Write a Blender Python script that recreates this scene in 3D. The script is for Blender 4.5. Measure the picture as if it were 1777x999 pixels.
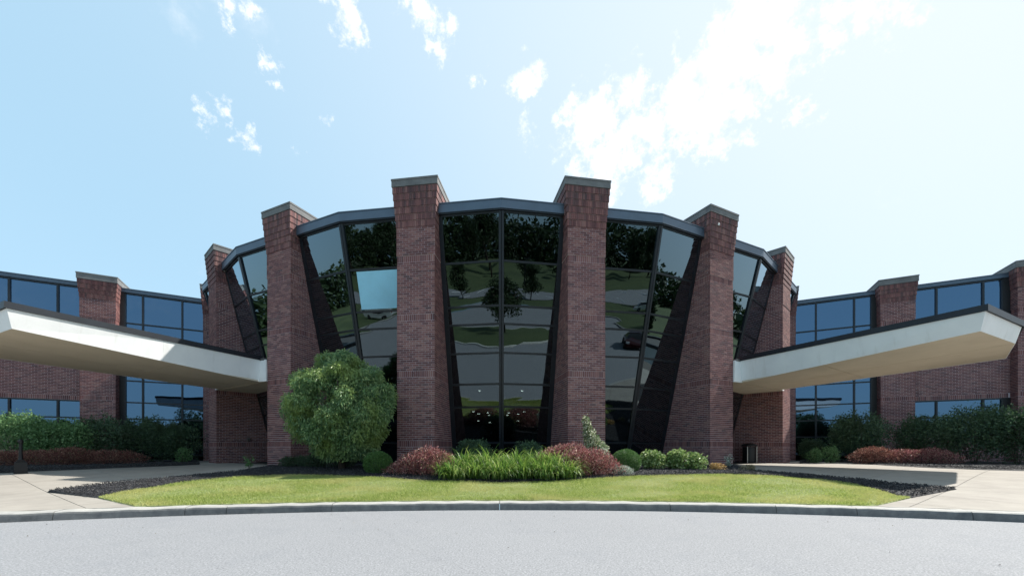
import bpy, math, random
import numpy as np
from mathutils import Vector, Matrix
R = math.radians
rng = np.random.default_rng(7)
random.seed(7)
sc = bpy.context.scene
for o in list(bpy.data.objects): bpy.data.objects.remove(o)

# ------------------------------------------------------------------ camera
F, PX, PY, YAW, EYE = 685.0, 876.0, 775.0, R(0.5), 0.68
cam = bpy.data.cameras.new('camera'); camo = bpy.data.objects.new('camera', cam)
sc.collection.objects.link(camo)
cam.sensor_width = 36.0; cam.lens = F / 1777 * 36
cam.shift_x = (888.5 - PX) / 1777; cam.shift_y = (PY - 499.5) / 1777
cam.clip_start = .05; cam.clip_end = 3000
camo.location = (0, 0, EYE); camo.rotation_euler = (R(90), 0, -YAW)
sc.camera = camo
sc.cycles.use_denoising = True

# ------------------------------------------------------------------ sun and sky
SUN = Vector((.80, .30, 1.0)).normalized()
sun = bpy.data.lights.new('sun', 'SUN'); suno = bpy.data.objects.new('sun', sun)
sun.energy = 4.3; sun.angle = R(.53); sun.color = (1, .95, .87)
suno.rotation_euler = SUN.to_track_quat('Z', 'Y').to_euler(); suno.location = (30, 10, 40)
sc.collection.objects.link(suno)
sc.view_settings.view_transform = 'Standard'; sc.view_settings.look = 'None'
sc.view_settings.exposure = 1.0; sc.view_settings.gamma = 1
world = bpy.data.worlds.new('World'); sc.world = world; world.use_nodes = True
wt = world.node_tree; wt.nodes.clear()
def wn(t, **k):
    n = wt.nodes.new(t)
    for a, b in k.items(): setattr(n, a, b)
    return n
def wl(a, b): wt.links.new(a, b)
def wmath(op, a, b=None, c=None, clamp=False):
    n = wn('ShaderNodeMath', operation=op, use_clamp=clamp)
    for i, v in enumerate((a, b, c)):
        if v is None: continue
        if isinstance(v, (int, float)): n.inputs[i].default_value = v
        else: wl(v, n.inputs[i])
    return n.outputs[0]
sky = wn('ShaderNodeTexSky', sky_type='NISHITA', sun_disc=False)
sky.sun_elevation = math.asin(SUN.z); sky.sun_rotation = math.atan2(SUN.x, SUN.y)
sky.air_density = 1.0; sky.dust_density = 1.6; sky.ozone_density = 1.2
tc = wn('ShaderNodeTexCoord')
def px_dir(px, py):
    a = (px - PX) / F
    v = Vector((a * math.cos(YAW) + math.sin(YAW), math.cos(YAW) - a * math.sin(YAW), (PY - py) / F))
    return v
n1 = wn('ShaderNodeTexNoise'); n1.inputs['Scale'].default_value = 9; n1.inputs['Detail'].default_value = 7
n1.inputs['Roughness'].default_value = .62
wl(tc.outputs['Generated'], n1.inputs['Vector'])
off = wn('ShaderNodeVectorMath', operation='SUBTRACT'); wl(n1.outputs['Color'], off.inputs[0]); off.inputs[1].default_value = (.5, .5, .5)
sca = wn('ShaderNodeVectorMath', operation='SCALE'); wl(off.outputs[0], sca.inputs[0]); sca.inputs['Scale'].default_value = .16
wd = wn('ShaderNodeVectorMath', operation='ADD'); wl(tc.outputs['Generated'], wd.inputs[0]); wl(sca.outputs[0], wd.inputs[1])
blobs = [(1050,285,48,1),(1020,225,42,1),(1085,170,40,1),(1130,230,44,1),(1070,250,50,.9),(1190,190,52,1.1),(1240,130,66,1.2),(1265,180,56,1.1),(1215,215,50,1),
         (1330,20,60,1.2),(1350,90,50,1.1),(1370,130,34,.9),(1140,320,30,.85),(930,118,30,.95),(915,232,22,.6),(1372,202,22,.8),(1430,70,24,.6),
         (1530,20,40,.9),(1540,60,24,.8),(1470,5,30,.7),(1600,10,26,.6),
         (600,35,34,1.05),(625,60,24,.9),(590,5,22,.8),(380,15,20,.95),(440,32,22,.8),(460,100,18,.8),(478,143,14,.75),(520,176,20,.62),(545,186,14,.55),
         (430,245,20,.72),(448,262,12,.6),(780,100,20,.9),(745,28,24,.7),(690,12,20,.75),(793,48,13,.7),(842,136,12,.7),(365,210,14,.5),(535,270,12,.5),(720,5,22,.7),(490,62,10,.6)]
acc_s = None
for (bx, by, br, bw) in blobs:
    v = px_dir(bx, by); L = v.length
    rr = br / F / L * (1.0 if L < 1.3 else .85) * 1.75
    d = wn('ShaderNodeVectorMath', operation='DISTANCE'); wl(wd.outputs[0], d.inputs[0]); d.inputs[1].default_value = v.normalized()
    m = wmath('MULTIPLY_ADD', d.outputs['Value'], -bw / rr, bw)
    acc_s = m if acc_s is None else wmath('MAXIMUM', acc_s, m)
n2 = wn('ShaderNodeTexNoise'); n2.inputs['Scale'].default_value = 26; n2.inputs['Detail'].default_value = 8; n2.inputs['Roughness'].default_value = .7
wl(tc.outputs['Generated'], n2.inputs['Vector'])
dens = wmath('ADD', acc_s, wmath('MULTIPLY_ADD', n2.outputs['Fac'], 2.6, -1.3))
mr = wn('ShaderNodeMapRange', interpolation_type='SMOOTHSTEP')
wl(dens, mr.inputs['Value']); mr.inputs['From Min'].default_value = .16; mr.inputs['From Max'].default_value = .85
# thin scattered cloud everywhere else in the sky
n3 = wn('ShaderNodeTexNoise'); n3.inputs['Scale'].default_value = 3.2; n3.inputs['Detail'].default_value = 9; n3.inputs['Roughness'].default_value = .62
wl(tc.outputs['Generated'], n3.inputs['Vector'])
m3 = wn('ShaderNodeMapRange', interpolation_type='SMOOTHSTEP'); wl(n3.outputs['Fac'], m3.inputs['Value'])
m3.inputs['From Min'].default_value = .60; m3.inputs['From Max'].default_value = .78; m3.inputs['To Max'].default_value = .55
cl = wmath('MAXIMUM', mr.outputs[0], m3.outputs[0], clamp=True)
cl = wmath('MULTIPLY', cl, .95)
# bright haze round the sun
dt = wn('ShaderNodeVectorMath', operation='DOT_PRODUCT'); wl(tc.outputs['Generated'], dt.inputs[0]); dt.inputs[1].default_value = SUN
hz = wmath('POWER', wmath('MAXIMUM', dt.outputs['Value'], 0.0), 1.9)
hz = wmath('MULTIPLY', hz, 1.0, clamp=True)
SKYK = 1.0
lift = wn('ShaderNodeMix', data_type='RGBA'); lift.inputs[0].default_value = .66
wl(sky.outputs[0], lift.inputs[6]); lift.inputs[7].default_value = (4.15, 6.45, 8.0, 1)
mh = wn('ShaderNodeMix', data_type='RGBA'); wl(hz, mh.inputs[0]); wl(lift.outputs[2], mh.inputs[6]); mh.inputs[7].default_value = (6.0, 6.6, 7.2, 1)
mc = wn('ShaderNodeMix', data_type='RGBA'); wl(cl, mc.inputs[0]); wl(mh.outputs[2], mc.inputs[6])
cc = wn('ShaderNodeMix', data_type='RGBA'); cm = wn('ShaderNodeMapRange'); wl(n2.outputs['Fac'], cm.inputs['Value']); cm.inputs['From Min'].default_value = .35; cm.inputs['From Max'].default_value = .6
wl(cm.outputs[0], cc.inputs[0]); cc.inputs[6].default_value = (6.6, 7.0, 7.5, 1); cc.inputs[7].default_value = (8.6, 8.6, 8.7, 1); wl(cc.outputs[2], mc.inputs[7])
bg = wn('ShaderNodeBackground'); bg.inputs[1].default_value = .075
wl(mc.outputs[2], bg.inputs[0])
wo = wn('ShaderNodeOutputWorld'); wl(bg.outputs[0], wo.inputs[0])

# ------------------------------------------------------------------ materials
def mat(name):
    m = bpy.data.materials.new(name); m.use_nodes = True
    nt = m.node_tree; b = nt.nodes['Principled BSDF']
    return m, nt, b
def node(nt, t, **k):
    n = nt.nodes.new(t)
    for a, b in k.items(): setattr(n, a, b)
    return n
def noise(nt, scale, detail=4, rough=.55, vec=None):
    n = node(nt, 'ShaderNodeTexNoise'); n.inputs['Scale'].default_value = scale; n.inputs['Detail'].default_value = detail
    n.inputs['Roughness'].default_value = rough
    if vec is not None: nt.links.new(vec, n.inputs['Vector'])
    return n
def ramp(nt, fac, stops):
    r = node(nt, 'ShaderNodeValToRGB'); cr = r.color_ramp
    while len(cr.elements) < len(stops): cr.elements.new(.5)
    for e, (p, c) in zip(cr.elements, stops): e.position = p; e.color = (*c, 1)
    nt.links.new(fac, r.inputs[0]); return r
def mixc(nt, fac, a, b, blend='MIX'):
    n = node(nt, 'ShaderNodeMix', data_type='RGBA', blend_type=blend)
    for i, v in ((0, fac), (6, a), (7, b)):
        if isinstance(v, (int, float)): n.inputs[i].default_value = v
        elif isinstance(v, tuple): n.inputs[i].default_value = (*v, 1)
        else: nt.links.new(v, n.inputs[i])
    return n.outputs[2]
def objco(nt): return node(nt, 'ShaderNodeTexCoord').outputs['Object']
def geopos(nt): return node(nt, 'ShaderNodeNewGeometry').outputs['Position']
def bump(nt, b, h, strength=.3, dist=.01):
    n = node(nt, 'ShaderNodeBump'); n.inputs['Strength'].default_value = strength; n.inputs['Distance'].default_value = dist
    nt.links.new(h, n.inputs['Height']); nt.links.new(n.outputs[0], b.inputs['Normal'])

def m_simple(name, col, rough=.6, metal=0, nscale=6, var=.15, bstr=.1):
    m, nt, b = mat(name)
    n = noise(nt, nscale, 6, .6, geopos(nt))
    c = ramp(nt, n.outputs['Fac'], [(.3, tuple(x * (1 - var) for x in col)), (.7, tuple(min(1, x * (1 + var)) for x in col))])
    nt.links.new(c.outputs[0], b.inputs['Base Color'])
    b.inputs['Roughness'].default_value = rough; b.inputs['Metallic'].default_value = metal
    if bstr:
        n2 = noise(nt, nscale * 20, 4, .6, geopos(nt)); bump(nt, b, n2.outputs['Fac'], bstr, .004)
    return m
def m_brick():
    m, nt, b = mat('brick_clay')
    g = node(nt, 'ShaderNodeNewGeometry'); oi = node(nt, 'ShaderNodeObjectInfo')
    ad = node(nt, 'ShaderNodeMath', operation='ADD'); nt.links.new(g.outputs['Random Per Island'], ad.inputs[0]); nt.links.new(oi.outputs['Random'], ad.inputs[1])
    fr = node(nt, 'ShaderNodeMath', operation='FRACT'); nt.links.new(ad.outputs[0], fr.inputs[0])
    c = ramp(nt, fr.outputs[0], [(0, (.100, .040, .042)), (.25, (.145, .058, .058)), (.5, (.182, .075, .071)), (.75, (.220, .097, .088)), (.92, (.26, .135, .12)), (1, (.080, .040, .044))])
    n = noise(nt, 3.0, 5, .6, g.outputs['Position'])
    c2 = mixc(nt, n.outputs['Fac'], c.outputs[0], (.19, .12, .13), 'MIX')
    n.inputs['Scale'].default_value = 1.1
    f = node(nt, 'ShaderNodeMapRange'); nt.links.new(n.outputs['Fac'], f.inputs[0]); f.inputs['From Min'].default_value = .4; f.inputs['From Max'].default_value = .75; f.inputs['To Max'].default_value = .2
    c2 = mixc(nt, f.outputs[0], c.outputs[0], (.20, .13, .14))
    # rain streaks running down from the copings
    mp = node(nt, 'ShaderNodeMapping'); mp.inputs['Scale'].default_value = (9, 9, .55); nt.links.new(g.outputs['Position'], mp.inputs[0])
    st = noise(nt, 1.0, 4, .6, mp.outputs[0])
    sp = node(nt, 'ShaderNodeSeparateXYZ'); nt.links.new(g.outputs['Position'], sp.inputs[0])
    zf = node(nt, 'ShaderNodeMapRange'); nt.links.new(sp.outputs[2], zf.inputs[0]); zf.inputs['From Min'].default_value = 7.3; zf.inputs['From Max'].default_value = 8.8
    sf = node(nt, 'ShaderNodeMapRange'); nt.links.new(st.outputs['Fac'], sf.inputs[0]); sf.inputs['From Min'].default_value = .44; sf.inputs['From Max'].default_value = .62; sf.inputs['To Max'].default_value = .9
    mu = node(nt, 'ShaderNodeMath', operation='MULTIPLY'); nt.links.new(zf.outputs[0], mu.inputs[0]); nt.links.new(sf.outputs[0], mu.inputs[1])
    c3 = mixc(nt, mu.outputs[0], c2, (.035, .03, .035))
    nt.links.new(c3, b.inputs['Base Color']); b.inputs['Roughness'].default_value = .85
    nb = noise(nt, 120, 4, .6, g.outputs['Position']); bump(nt, b, nb.outputs['Fac'], .35, .003)
    return m
def m_glass(name='tinted_reflective_glass', gcol=(.66, .84, .95, 1), fmin=.12):
    m, nt, b = mat(name)
    nt.nodes.remove(b); out = nt.nodes['Material Output']
    tr = node(nt, 'ShaderNodeBsdfTransparent'); tr.inputs[0].default_value = (.085, .10, .10, 1)
    gl = node(nt, 'ShaderNodeBsdfGlossy'); gl.inputs['Color'].default_value = gcol; gl.inputs['Roughness'].default_value = .004
    lw = node(nt, 'ShaderNodeLayerWeight'); lw.inputs['Blend'].default_value = .5
    pw = node(nt, 'ShaderNodeMath', operation='POWER'); nt.links.new(lw.outputs['Facing'], pw.inputs[0]); pw.inputs[1].default_value = 2.05
    mr = node(nt, 'ShaderNodeMapRange'); nt.links.new(pw.outputs[0], mr.inputs[0]); mr.inputs['To Min'].default_value = fmin; mr.inputs['To Max'].default_value = .97
    n = noise(nt, .9, 1, .4, geopos(nt)); n.noise_dimensions = '4D'; oi = node(nt, 'ShaderNodeObjectInfo'); mw = node(nt, 'ShaderNodeMath', operation='MULTIPLY'); mw.inputs[1].default_value = 40; nt.links.new(oi.outputs['Random'], mw.inputs[0]); nt.links.new(mw.outputs[0], n.inputs['W']); bp = node(nt, 'ShaderNodeBump'); bp.inputs['Strength'].default_value = .3; bp.inputs['Distance'].default_value = .03
    nt.links.new(n.outputs['Fac'], bp.inputs['Height']); nt.links.new(bp.outputs[0], gl.inputs['Normal'])
    mx = node(nt, 'ShaderNodeMixShader'); nt.links.new(mr.outputs[0], mx.inputs[0]); nt.links.new(tr.outputs[0], mx.inputs[1]); nt.links.new(gl.outputs[0], mx.inputs[2])
    nt.links.new(mx.outputs[0], out.inputs[0]); return m
def m_leaf(name, stops, trans=.35, rough=.5, patch=None):
    m, nt, b = mat(name)
    g = node(nt, 'ShaderNodeNewGeometry'); c = ramp(nt, g.outputs['Random Per Island'], stops)
    col = c.outputs[0]
    if patch:
        n = noise(nt, patch[0], 2, .5, g.outputs['Position']); f = node(nt, 'ShaderNodeMapRange'); nt.links.new(n.outputs['Fac'], f.inputs[0])
        f.inputs['From Min'].default_value = .45; f.inputs['From Max'].default_value = .62
        col = mixc(nt, f.outputs[0], col, patch[1])
    nt.links.new(col, b.inputs['Base Color']); b.inputs['Roughness'].default_value = rough
    out = nt.nodes['Material Output']
    t = node(nt, 'ShaderNodeBsdfTranslucent'); nt.links.new(col, t.inputs[0])
    mx = node(nt, 'ShaderNodeMixShader'); mx.inputs[0].default_value = trans
    nt.links.new(b.outputs[0], mx.inputs[1]); nt.links.new(t.outputs[0], mx.inputs[2]); nt.links.new(mx.outputs[0], out.inputs[0])
    return m
def m_asphalt():
    m, nt, b = mat('asphalt'); p = geopos(nt)
    a = noise(nt, 95, 4, .75, p); v = node(nt, 'ShaderNodeTexVoronoi'); v.inputs['Scale'].default_value = 70; nt.links.new(p, v.inputs['Vector'])
    c = ramp(nt, a.outputs['Fac'], [(.28, (.11, .114, .125)), (.5, (.185, .19, .202)), (.72, (.29, .295, .308))])
    big = noise(nt, .35, 5, .55, p); c2 = mixc(nt, big.outputs['Fac'], c.outputs[0], (.36, .37, .39))
    c2b = mixc(nt, .30, c.outputs[0], c2)
    v2 = node(nt, 'ShaderNodeSeparateColor'); nt.links.new(v.outputs['Color'], v2.inputs[0])
    f = node(nt, 'ShaderNodeMapRange'); nt.links.new(v2.outputs[0], f.inputs[0]); f.inputs['From Min'].default_value = .90; f.inputs['From Max'].default_value = .93; f.inputs['To Max'].default_value = .45
    c3 = mixc(nt, f.outputs[0], c2b, (.13, .135, .15))
    gr = noise(nt, 55, 3, .8, p); c3 = mixc(nt, .48, c3, ramp(nt, gr.outputs['Fac'], [(.34, (.07, .075, .085)), (.5, (.20, .205, .215)), (.66, (.42, .425, .44))]).outputs[0])
    wv = noise(nt, .9, 5, .7, p); va = node(nt, 'ShaderNodeVectorMath', operation='ADD'); nt.links.new(p, va.inputs[0]); nt.links.new(wv.outputs['Color'], va.inputs[1])
    ck = node(nt, 'ShaderNodeTexVoronoi', feature='DISTANCE_TO_EDGE'); ck.inputs['Scale'].default_value = .22; nt.links.new(va.outputs[0], ck.inputs['Vector'])
    cf = node(nt, 'ShaderNodeMapRange'); nt.links.new(ck.outputs['Distance'], cf.inputs[0]); cf.inputs['From Min'].default_value = .0015; cf.inputs['From Max'].default_value = .004; cf.inputs['To Min'].default_value = .10; cf.inputs['To Max'].default_value = 0
    c3 = mixc(nt, cf.outputs[0], c3, (.05, .05, .055))
    s = noise(nt, 1.3, 6, .7, p); fs = node(nt, 'ShaderNodeMapRange'); nt.links.new(s.outputs['Fac'], fs.inputs[0]); fs.inputs['From Min'].default_value = .52; fs.inputs['From Max'].default_value = .75; fs.inputs['To Max'].default_value = .38
    c4 = mixc(nt, fs.outputs[0], c3, (.16, .17, .19))
    nt.links.new(c4, b.inputs['Base Color']); b.inputs['Roughness'].default_value = .9
    bump(nt, b, a.outputs['Fac'], .5, .006); return m
def m_concrete(name, lo, hi, stain, s=1.0, bs=.25):
    m, nt, b = mat(name); p = geopos(nt)
    a = noise(nt, 2.2 * s, 8, .65, p); c = ramp(nt, a.outputs['Fac'], [(.3, lo), (.7, hi)])
    f2 = noise(nt, 60, 5, .7, p); c1 = mixc(nt, .18, c.outputs[0], ramp(nt, f2.outputs['Fac'], [(.3, stain), (.7, hi)]).outputs[0])
    d = noise(nt, .9 * s, 7, .7, p); f = node(nt, 'ShaderNodeMapRange'); nt.links.new(d.outputs['Fac'], f.inputs[0]); f.inputs['From Min'].default_value = .53; f.inputs['From Max'].default_value = .75; f.inputs['To Max'].default_value = .5
    c2 = mixc(nt, f.outputs[0], c1, stain)
    oi = node(nt, 'ShaderNodeObjectInfo'); k = node(nt, 'ShaderNodeMapRange'); nt.links.new(oi.outputs['Random'], k.inputs[0]); k.inputs['To Min'].default_value = .0; k.inputs['To Max'].default_value = .16
    c3 = mixc(nt, k.outputs[0], c2, stain)
    nt.links.new(c3, b.inputs['Base Color']); b.inputs['Roughness'].default_value = .88
    bump(nt, b, f2.outputs['Fac'], bs, .004); return m

M = {}
M['brick'] = m_brick()
M['mortar'] = m_simple('mortar', (.56, .48, .51), .9, 0, 30, .15, .3)
M['cap'] = m_concrete('precast_coping', (.13, .135, .14), (.22, .225, .225), (.055, .055, .06), 1.6)
M['glass'] = m_glass(); M['skyglass'] = m_glass('sky_tinted_glass', (.40, .66, 1.0, 1), .22)  # wing panes: deeper blue sky reflection painted into the gloss colour
M['frame'] = m_simple('dark_aluminium_frame', (.018, .022, .028), .35, .3, 3, .2, 0)
M['jamb'] = m_simple('black_jamb_panel', (.010, .011, .013), .5, 0, 3, .2, 0)
M['fascia'] = m_simple('slate_metal_fascia', (.085, .12, .165), .42, .25, 1.5, .12, 0)
M['coping'] = m_simple('dark_metal_coping', (.013, .017, .024), .45, .2, 3, .2, 0)
def m_stucco():
    m, nt, b = mat('white_painted_fascia'); p = geopos(nt)
    n = noise(nt, 1.6, 6, .6, p); c = ramp(nt, n.outputs['Fac'], [(.3, (.76, .775, .785)), (.7, (.84, .85, .85))])
    mp = node(nt, 'ShaderNodeMapping'); mp.inputs['Scale'].default_value = (5, 5, .5); nt.links.new(p, mp.inputs[0]); st = noise(nt, 1, 5, .65, mp.outputs[0])
    f = node(nt, 'ShaderNodeMapRange'); nt.links.new(st.outputs['Fac'], f.inputs[0]); f.inputs['From Min'].default_value = .56; f.inputs['From Max'].default_value = .75; f.inputs['To Max'].default_value = .28
    nt.links.new(mixc(nt, f.outputs[0], c.outputs[0], (.48, .46, .42)), b.inputs['Base Color']); b.inputs['Roughness'].default_value = .6; return m
M['white'] = m_stucco()
M['soffit'] = m_concrete('cream_soffit_render', (.56, .49, .38), (.66, .58, .46), (.44, .37, .27), .6, .12)
M['roof'] = m_simple('roof_membrane', (.09, .09, .09), .9, 0, 2, .2, .2)
M['dark'] = m_simple('dark_interior', (.03, .03, .033), .9, 0, 1, .3, 0)
M['asphalt'] = m_asphalt()
M['walk'] = m_concrete('walk_concrete', (.245, .225, .20), (.325, .30, .265), (.165, .148, .13), 1.0)
M['kerb'] = m_concrete('shaded_kerb_face', (.095, .10, .105), (.21, .21, .205), (.04, .042, .046), 3.5, .9)  # shade of the upright face painted in as darker concrete, plus random stains
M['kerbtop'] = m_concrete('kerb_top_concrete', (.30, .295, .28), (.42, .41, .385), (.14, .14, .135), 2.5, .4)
M['mulch'] = m_simple('mulch_bark', (.016, .016, .019), .9, 0, 30, .5, .8)
M['soil'] = m_simple('lawn_soil', (.16, .19, .07), .95, 0, 14, .35, .4)
M['blackmetal'] = m_simple('black_painted_metal', (.012, .012, .014), .35, .2, 5, .2, 0)
M['steel'] = m_simple('brushed_steel', (.5, .5, .5), .3, 1, 5, .1, 0)
M['bark'] = m_simple('bark', (.06, .045, .035), .9, 0, 14, .4, .6)
M['rubber'] = m_simple('tyre_rubber', (.015, .015, .015), .8, 0, 20, .2, 0)
M['carglass'] = m_simple('car_glass', (.01, .012, .014), .05, 0, 2, .1, 0)
M['blind'] = m_simple('pale_blue_blind', (.30, .62, .78), .6, 0, .8, .12, 0)
def m_field():
    m, nt, b = mat('meadow_grass'); p = geopos(nt)
    a = noise(nt, .12, 8, .6, p); c = ramp(nt, a.outputs['Fac'], [(.3, (.035, .055, .018)), (.55, (.062, .088, .028)), (.75, (.11, .13, .055))])
    n = noise(nt, 8, 6, .7, p); c1 = mixc(nt, .3, c.outputs[0], ramp(nt, n.outputs['Fac'], [(.3, (.02, .035, .01)), (.7, (.10, .13, .05))]).outputs[0])
    nt.links.new(c1, b.inputs['Base Color']); b.inputs['Roughness'].default_value = .95; bump(nt, b, n.outputs['Fac'], .6, .05); return m
M['field'] = m_field()
def m_emit(name, col, s):
    m, nt, b = mat(name); b.inputs['Base Color'].default_value = (*col, 1); b.inputs['Emission Color'].default_value = (*col, 1); b.inputs['Emission Strength'].default_value = s; return m
M['lamp'] = m_emit('lit_downlight', (1, .96, .88), 34)
M['headlamp'] = m_simple('headlamp_lens', (.7, .7, .7), .1, .4, 3, .05, 0)
M['grass'] = m_leaf('lawn_grass', [(0, (.20, .27, .06)), (.35, (.30, .38, .09)), (.7, (.42, .49, .14)), (1, (.58, .58, .27))], .45, .6, (.8, (.50, .50, .20)))
M['tree'] = m_leaf('willow_leaves', [(0, (.07, .15, .07)), (.5, (.17, .29, .13)), (.85, (.28, .42, .19)), (1, (.46, .54, .24))], .4, .4, (1.6, (.27, .37, .12)))
M['box'] = m_leaf('boxwood_leaves', [(0, (.04, .10, .025)), (.6, (.075, .17, .04)), (1, (.14, .26, .065))], .3, .45)
M['lily'] = m_leaf('daylily_blades', [(0, (.06, .14, .03)), (.45, (.13, .25, .045)), (.8, (.26, .38, .07)), (1, (.45, .50, .2))], .45, .4)
M['hosta'] = m_leaf('pale_green_leaves', [(0, (.09, .17, .04)), (.5, (.20, .30, .09)), (1, (.42, .50, .24))], .35, .45)
M['berry'] = m_leaf('barberry_leaves', [(0, (.06, .07, .03)), (.15, (.10, .03, .035)), (.4, (.27, .085, .085)), (.75, (.42, .18, .18)), (.9, (.58, .36, .33)), (1, (.40, .36, .20))], .3, .45)
M['berry2'] = m_leaf('dull_barberry_leaves', [(0, (.09, .035, .03)), (.5, (.22, .085, .07)), (.8, (.36, .17, .13)), (1, (.5, .33, .24))], .3, .5)
M['shrub'] = m_leaf('dark_shrub_leaves', [(0, (.03, .07, .04)), (.6, (.06, .12, .06)), (1, (.12, .20, .09))], .3, .5, (1.2, (.05, .09, .04)))
M['shrub2'] = m_leaf('green_shrub_leaves', [(0, (.06, .14, .05)), (.6, (.13, .26, .09)), (1, (.25, .40, .17))], .35, .5)
M['varieg'] = m_leaf('variegated_leaves', [(0, (.08, .13, .05)), (.5, (.20, .27, .12)), (.75, (.5, .52, .38)), (1, (.7, .7, .55))], .3, .5)
M['silver'] = m_leaf('silver_leaves', [(0, (.20, .26, .20)), (.6, (.42, .48, .40)), (1, (.65, .68, .60))], .3, .5)
M['amber'] = m_leaf('amber_leaves', [(0, (.16, .10, .04)), (.5, (.42, .26, .08)), (1, (.62, .45, .2))], .3, .5)
M['amber2'] = m_leaf('dusty_amber_leaves', [(0, (.10, .09, .05)), (.5, (.28, .23, .12)), (1, (.48, .42, .28))], .3, .5)
M['wood'] = m_leaf('woodland_leaves', [(0, (.012, .028, .010)), (.5, (.025, .05, .016)), (1, (.05, .09, .028))], .25, .6)

# ------------------------------------------------------------------ mesh helpers
def new_mesh(name, V, Fc, mats, mi=None, smooth=False):
    """V (n,3) array, Fc (m,k) array of one face size or list of faces"""
    me = bpy.data.meshes.new(name)
    V = np.asarray(V, dtype=np.float32)
    if isinstance(Fc, np.ndarray):
        k = Fc.shape[1]; me.vertices.add(len(V)); me.vertices.foreach_set('co', V.ravel())
        me.loops.add(Fc.size); me.loops.foreach_set('vertex_index', Fc.astype(np.int32).ravel())
        me.polygons.add(len(Fc)); me.polygons.foreach_set('loop_start', np.arange(0, Fc.size, k, dtype=np.int32))
        me.polygons.foreach_set('loop_total', np.full(len(Fc), k, dtype=np.int32))
        me.update(calc_edges=True)
    else:
        me.from_pydata([tuple(map(float, v)) for v in V], [], [tuple(int(i) for i in f) for f in Fc]); me.update()
    for m in (mats if isinstance(mats, (list, tuple)) else [mats]): me.materials.append(m)
    if mi is not None: me.polygons.foreach_set('material_index', np.asarray(mi, dtype=np.int32))
    me.polygons.foreach_set('use_smooth', np.full(len(me.polygons), bool(smooth)))
    return me
def link(name, me, parent=None, loc=None, rz=None, **props):
    o = bpy.data.objects.new(name, me); sc.collection.objects.link(o)
    if parent is not None: o.parent = parent
    if loc is not None: o.location = loc
    if rz is not None: o.rotation_euler = (0, 0, rz)
    for k, v in props.items(): o[k] = v
    return o
def thing(o, label, cat, group=None):
    o['label'] = label; o['category'] = cat
    if group: o['group'] = group
    return o
BOXF = np.array([[0,3,2,1],[4,5,6,7],[0,1,5,4],[1,2,6,5],[2,3,7,6],[3,0,4,7]])
class Acc:
    def __init__(s): s.V = []; s.F = []; s.n = 0; s.mi = []
    def box8(s, P, m=0):
        s.V.append(np.asarray(P, float)); s.F.append(BOXF + s.n); s.n += 8; s.mi += [m] * 6
    def box(s, x0, x1, y0, y1, z0, z1, m=0):
        s.box8([(x0,y0,z0),(x1,y0,z0),(x1,y1,z0),(x0,y1,z0),(x0,y0,z1),(x1,y0,z1),(x1,y1,z1),(x0,y1,z1)], m)
    def bar(s, a, b, w, d, up=(0, 0, 1), m=0):
        """box along a->b, w across, d thick along 'up x dir' complement"""
        a = Vector(a); b = Vector(b); t = (b - a).normalized(); u = Vector(up); sx = t.cross(u).normalized(); uy = sx.cross(t).normalized()
        P = []
        for e in (a, b):
            for i, j in ((-1,-1),(1,-1),(1,1),(-1,1)): P.append(e + sx * (i * w / 2) + uy * (j * d / 2))
        s.box8([tuple(p) for p in P], m)
    def get(s): return np.concatenate(s.V), np.concatenate(s.F)
    def mesh(s, name, mats):
        V, Fc = s.get(); return new_mesh(name, V, Fc, mats, s.mi)
def tube(path, radii, seg=8):
    V = []; Fc = []
    path = [Vector(p) for p in path]
    for i, p in enumerate(path):
        t = (path[min(i+1, len(path)-1)] - path[max(i-1, 0)]).normalized()
        a = t.cross(Vector((.3, .9, .1))).normalized(); b = t.cross(a)
        for k in range(seg):
            an = 2 * math.pi * k / seg; V.append(tuple(p + (a * math.cos(an) + b * math.sin(an)) * radii[i]))
    for i in range(len(path)-1):
        for k in range(seg):
            k2 = (k+1) % seg; Fc.append((i*seg+k, i*seg+k2, (i+1)*seg+k2, (i+1)*seg+k))
    Fc.append(tuple(range(seg))[::-1]); Fc.append(tuple((len(path)-1)*seg+k for k in range(seg)))
    return V, Fc
def lathe(prof, seg=24):
    V = []; Fc = []
    for r, z in prof:
        for k in range(seg):
            a = 2*math.pi*k/seg; V.append((r*math.cos(a), r*math.sin(a), z))
    for i in range(len(prof)-1):
        for k in range(seg):
            k2 = (k+1) % seg; Fc.append((i*seg+k, i*seg+k2, (i+1)*seg+k2, (i+1)*seg+k))
    Fc.append(tuple(range(seg))[::-1]); Fc.append(tuple((len(prof)-1)*seg+k for k in range(seg)))
    return V, Fc

# ------------------------------------------------------------------ ground shape
KC, KR = (0.0, -18.0), 25.0
def sst(t): t = np.clip(t, 0, 1); return t*t*(3-2*t)
def ground(X, Y):
    X = np.asarray(X, float); Y = np.asarray(Y, float)
    d = np.hypot(X - KC[0], Y - KC[1]) - KR
    w = sst((-Y - 4) / 28.0); rg = 5.2 + 3.0*sst((np.abs(X) - 6.5)/3.0)
    hill = 4.6 * sst((d - 22) / 75.0) + .8 * sst((d-60)/200.0)
    return -.29 + .29 * sst(d / rg) * (1 - w) + w * hill
def gz(x, y): return float(ground(x, y))
def P(px, py, h=0.0):
    v = px_dir(px, py); k = -v.z; t = .7 / k
    for _ in range(40):
        x, y = v.x * t, v.y * t; t = .5 * t + .5 * (EYE - gz(x, y) - h) / k
    return v.x * t, v.y * t
def at(px, D):
    """ground point seen in picture column px at depth D"""
    v = px_dir(px, PY); x = v.x * D / v.y; return x, D, gz(x, D)

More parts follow.
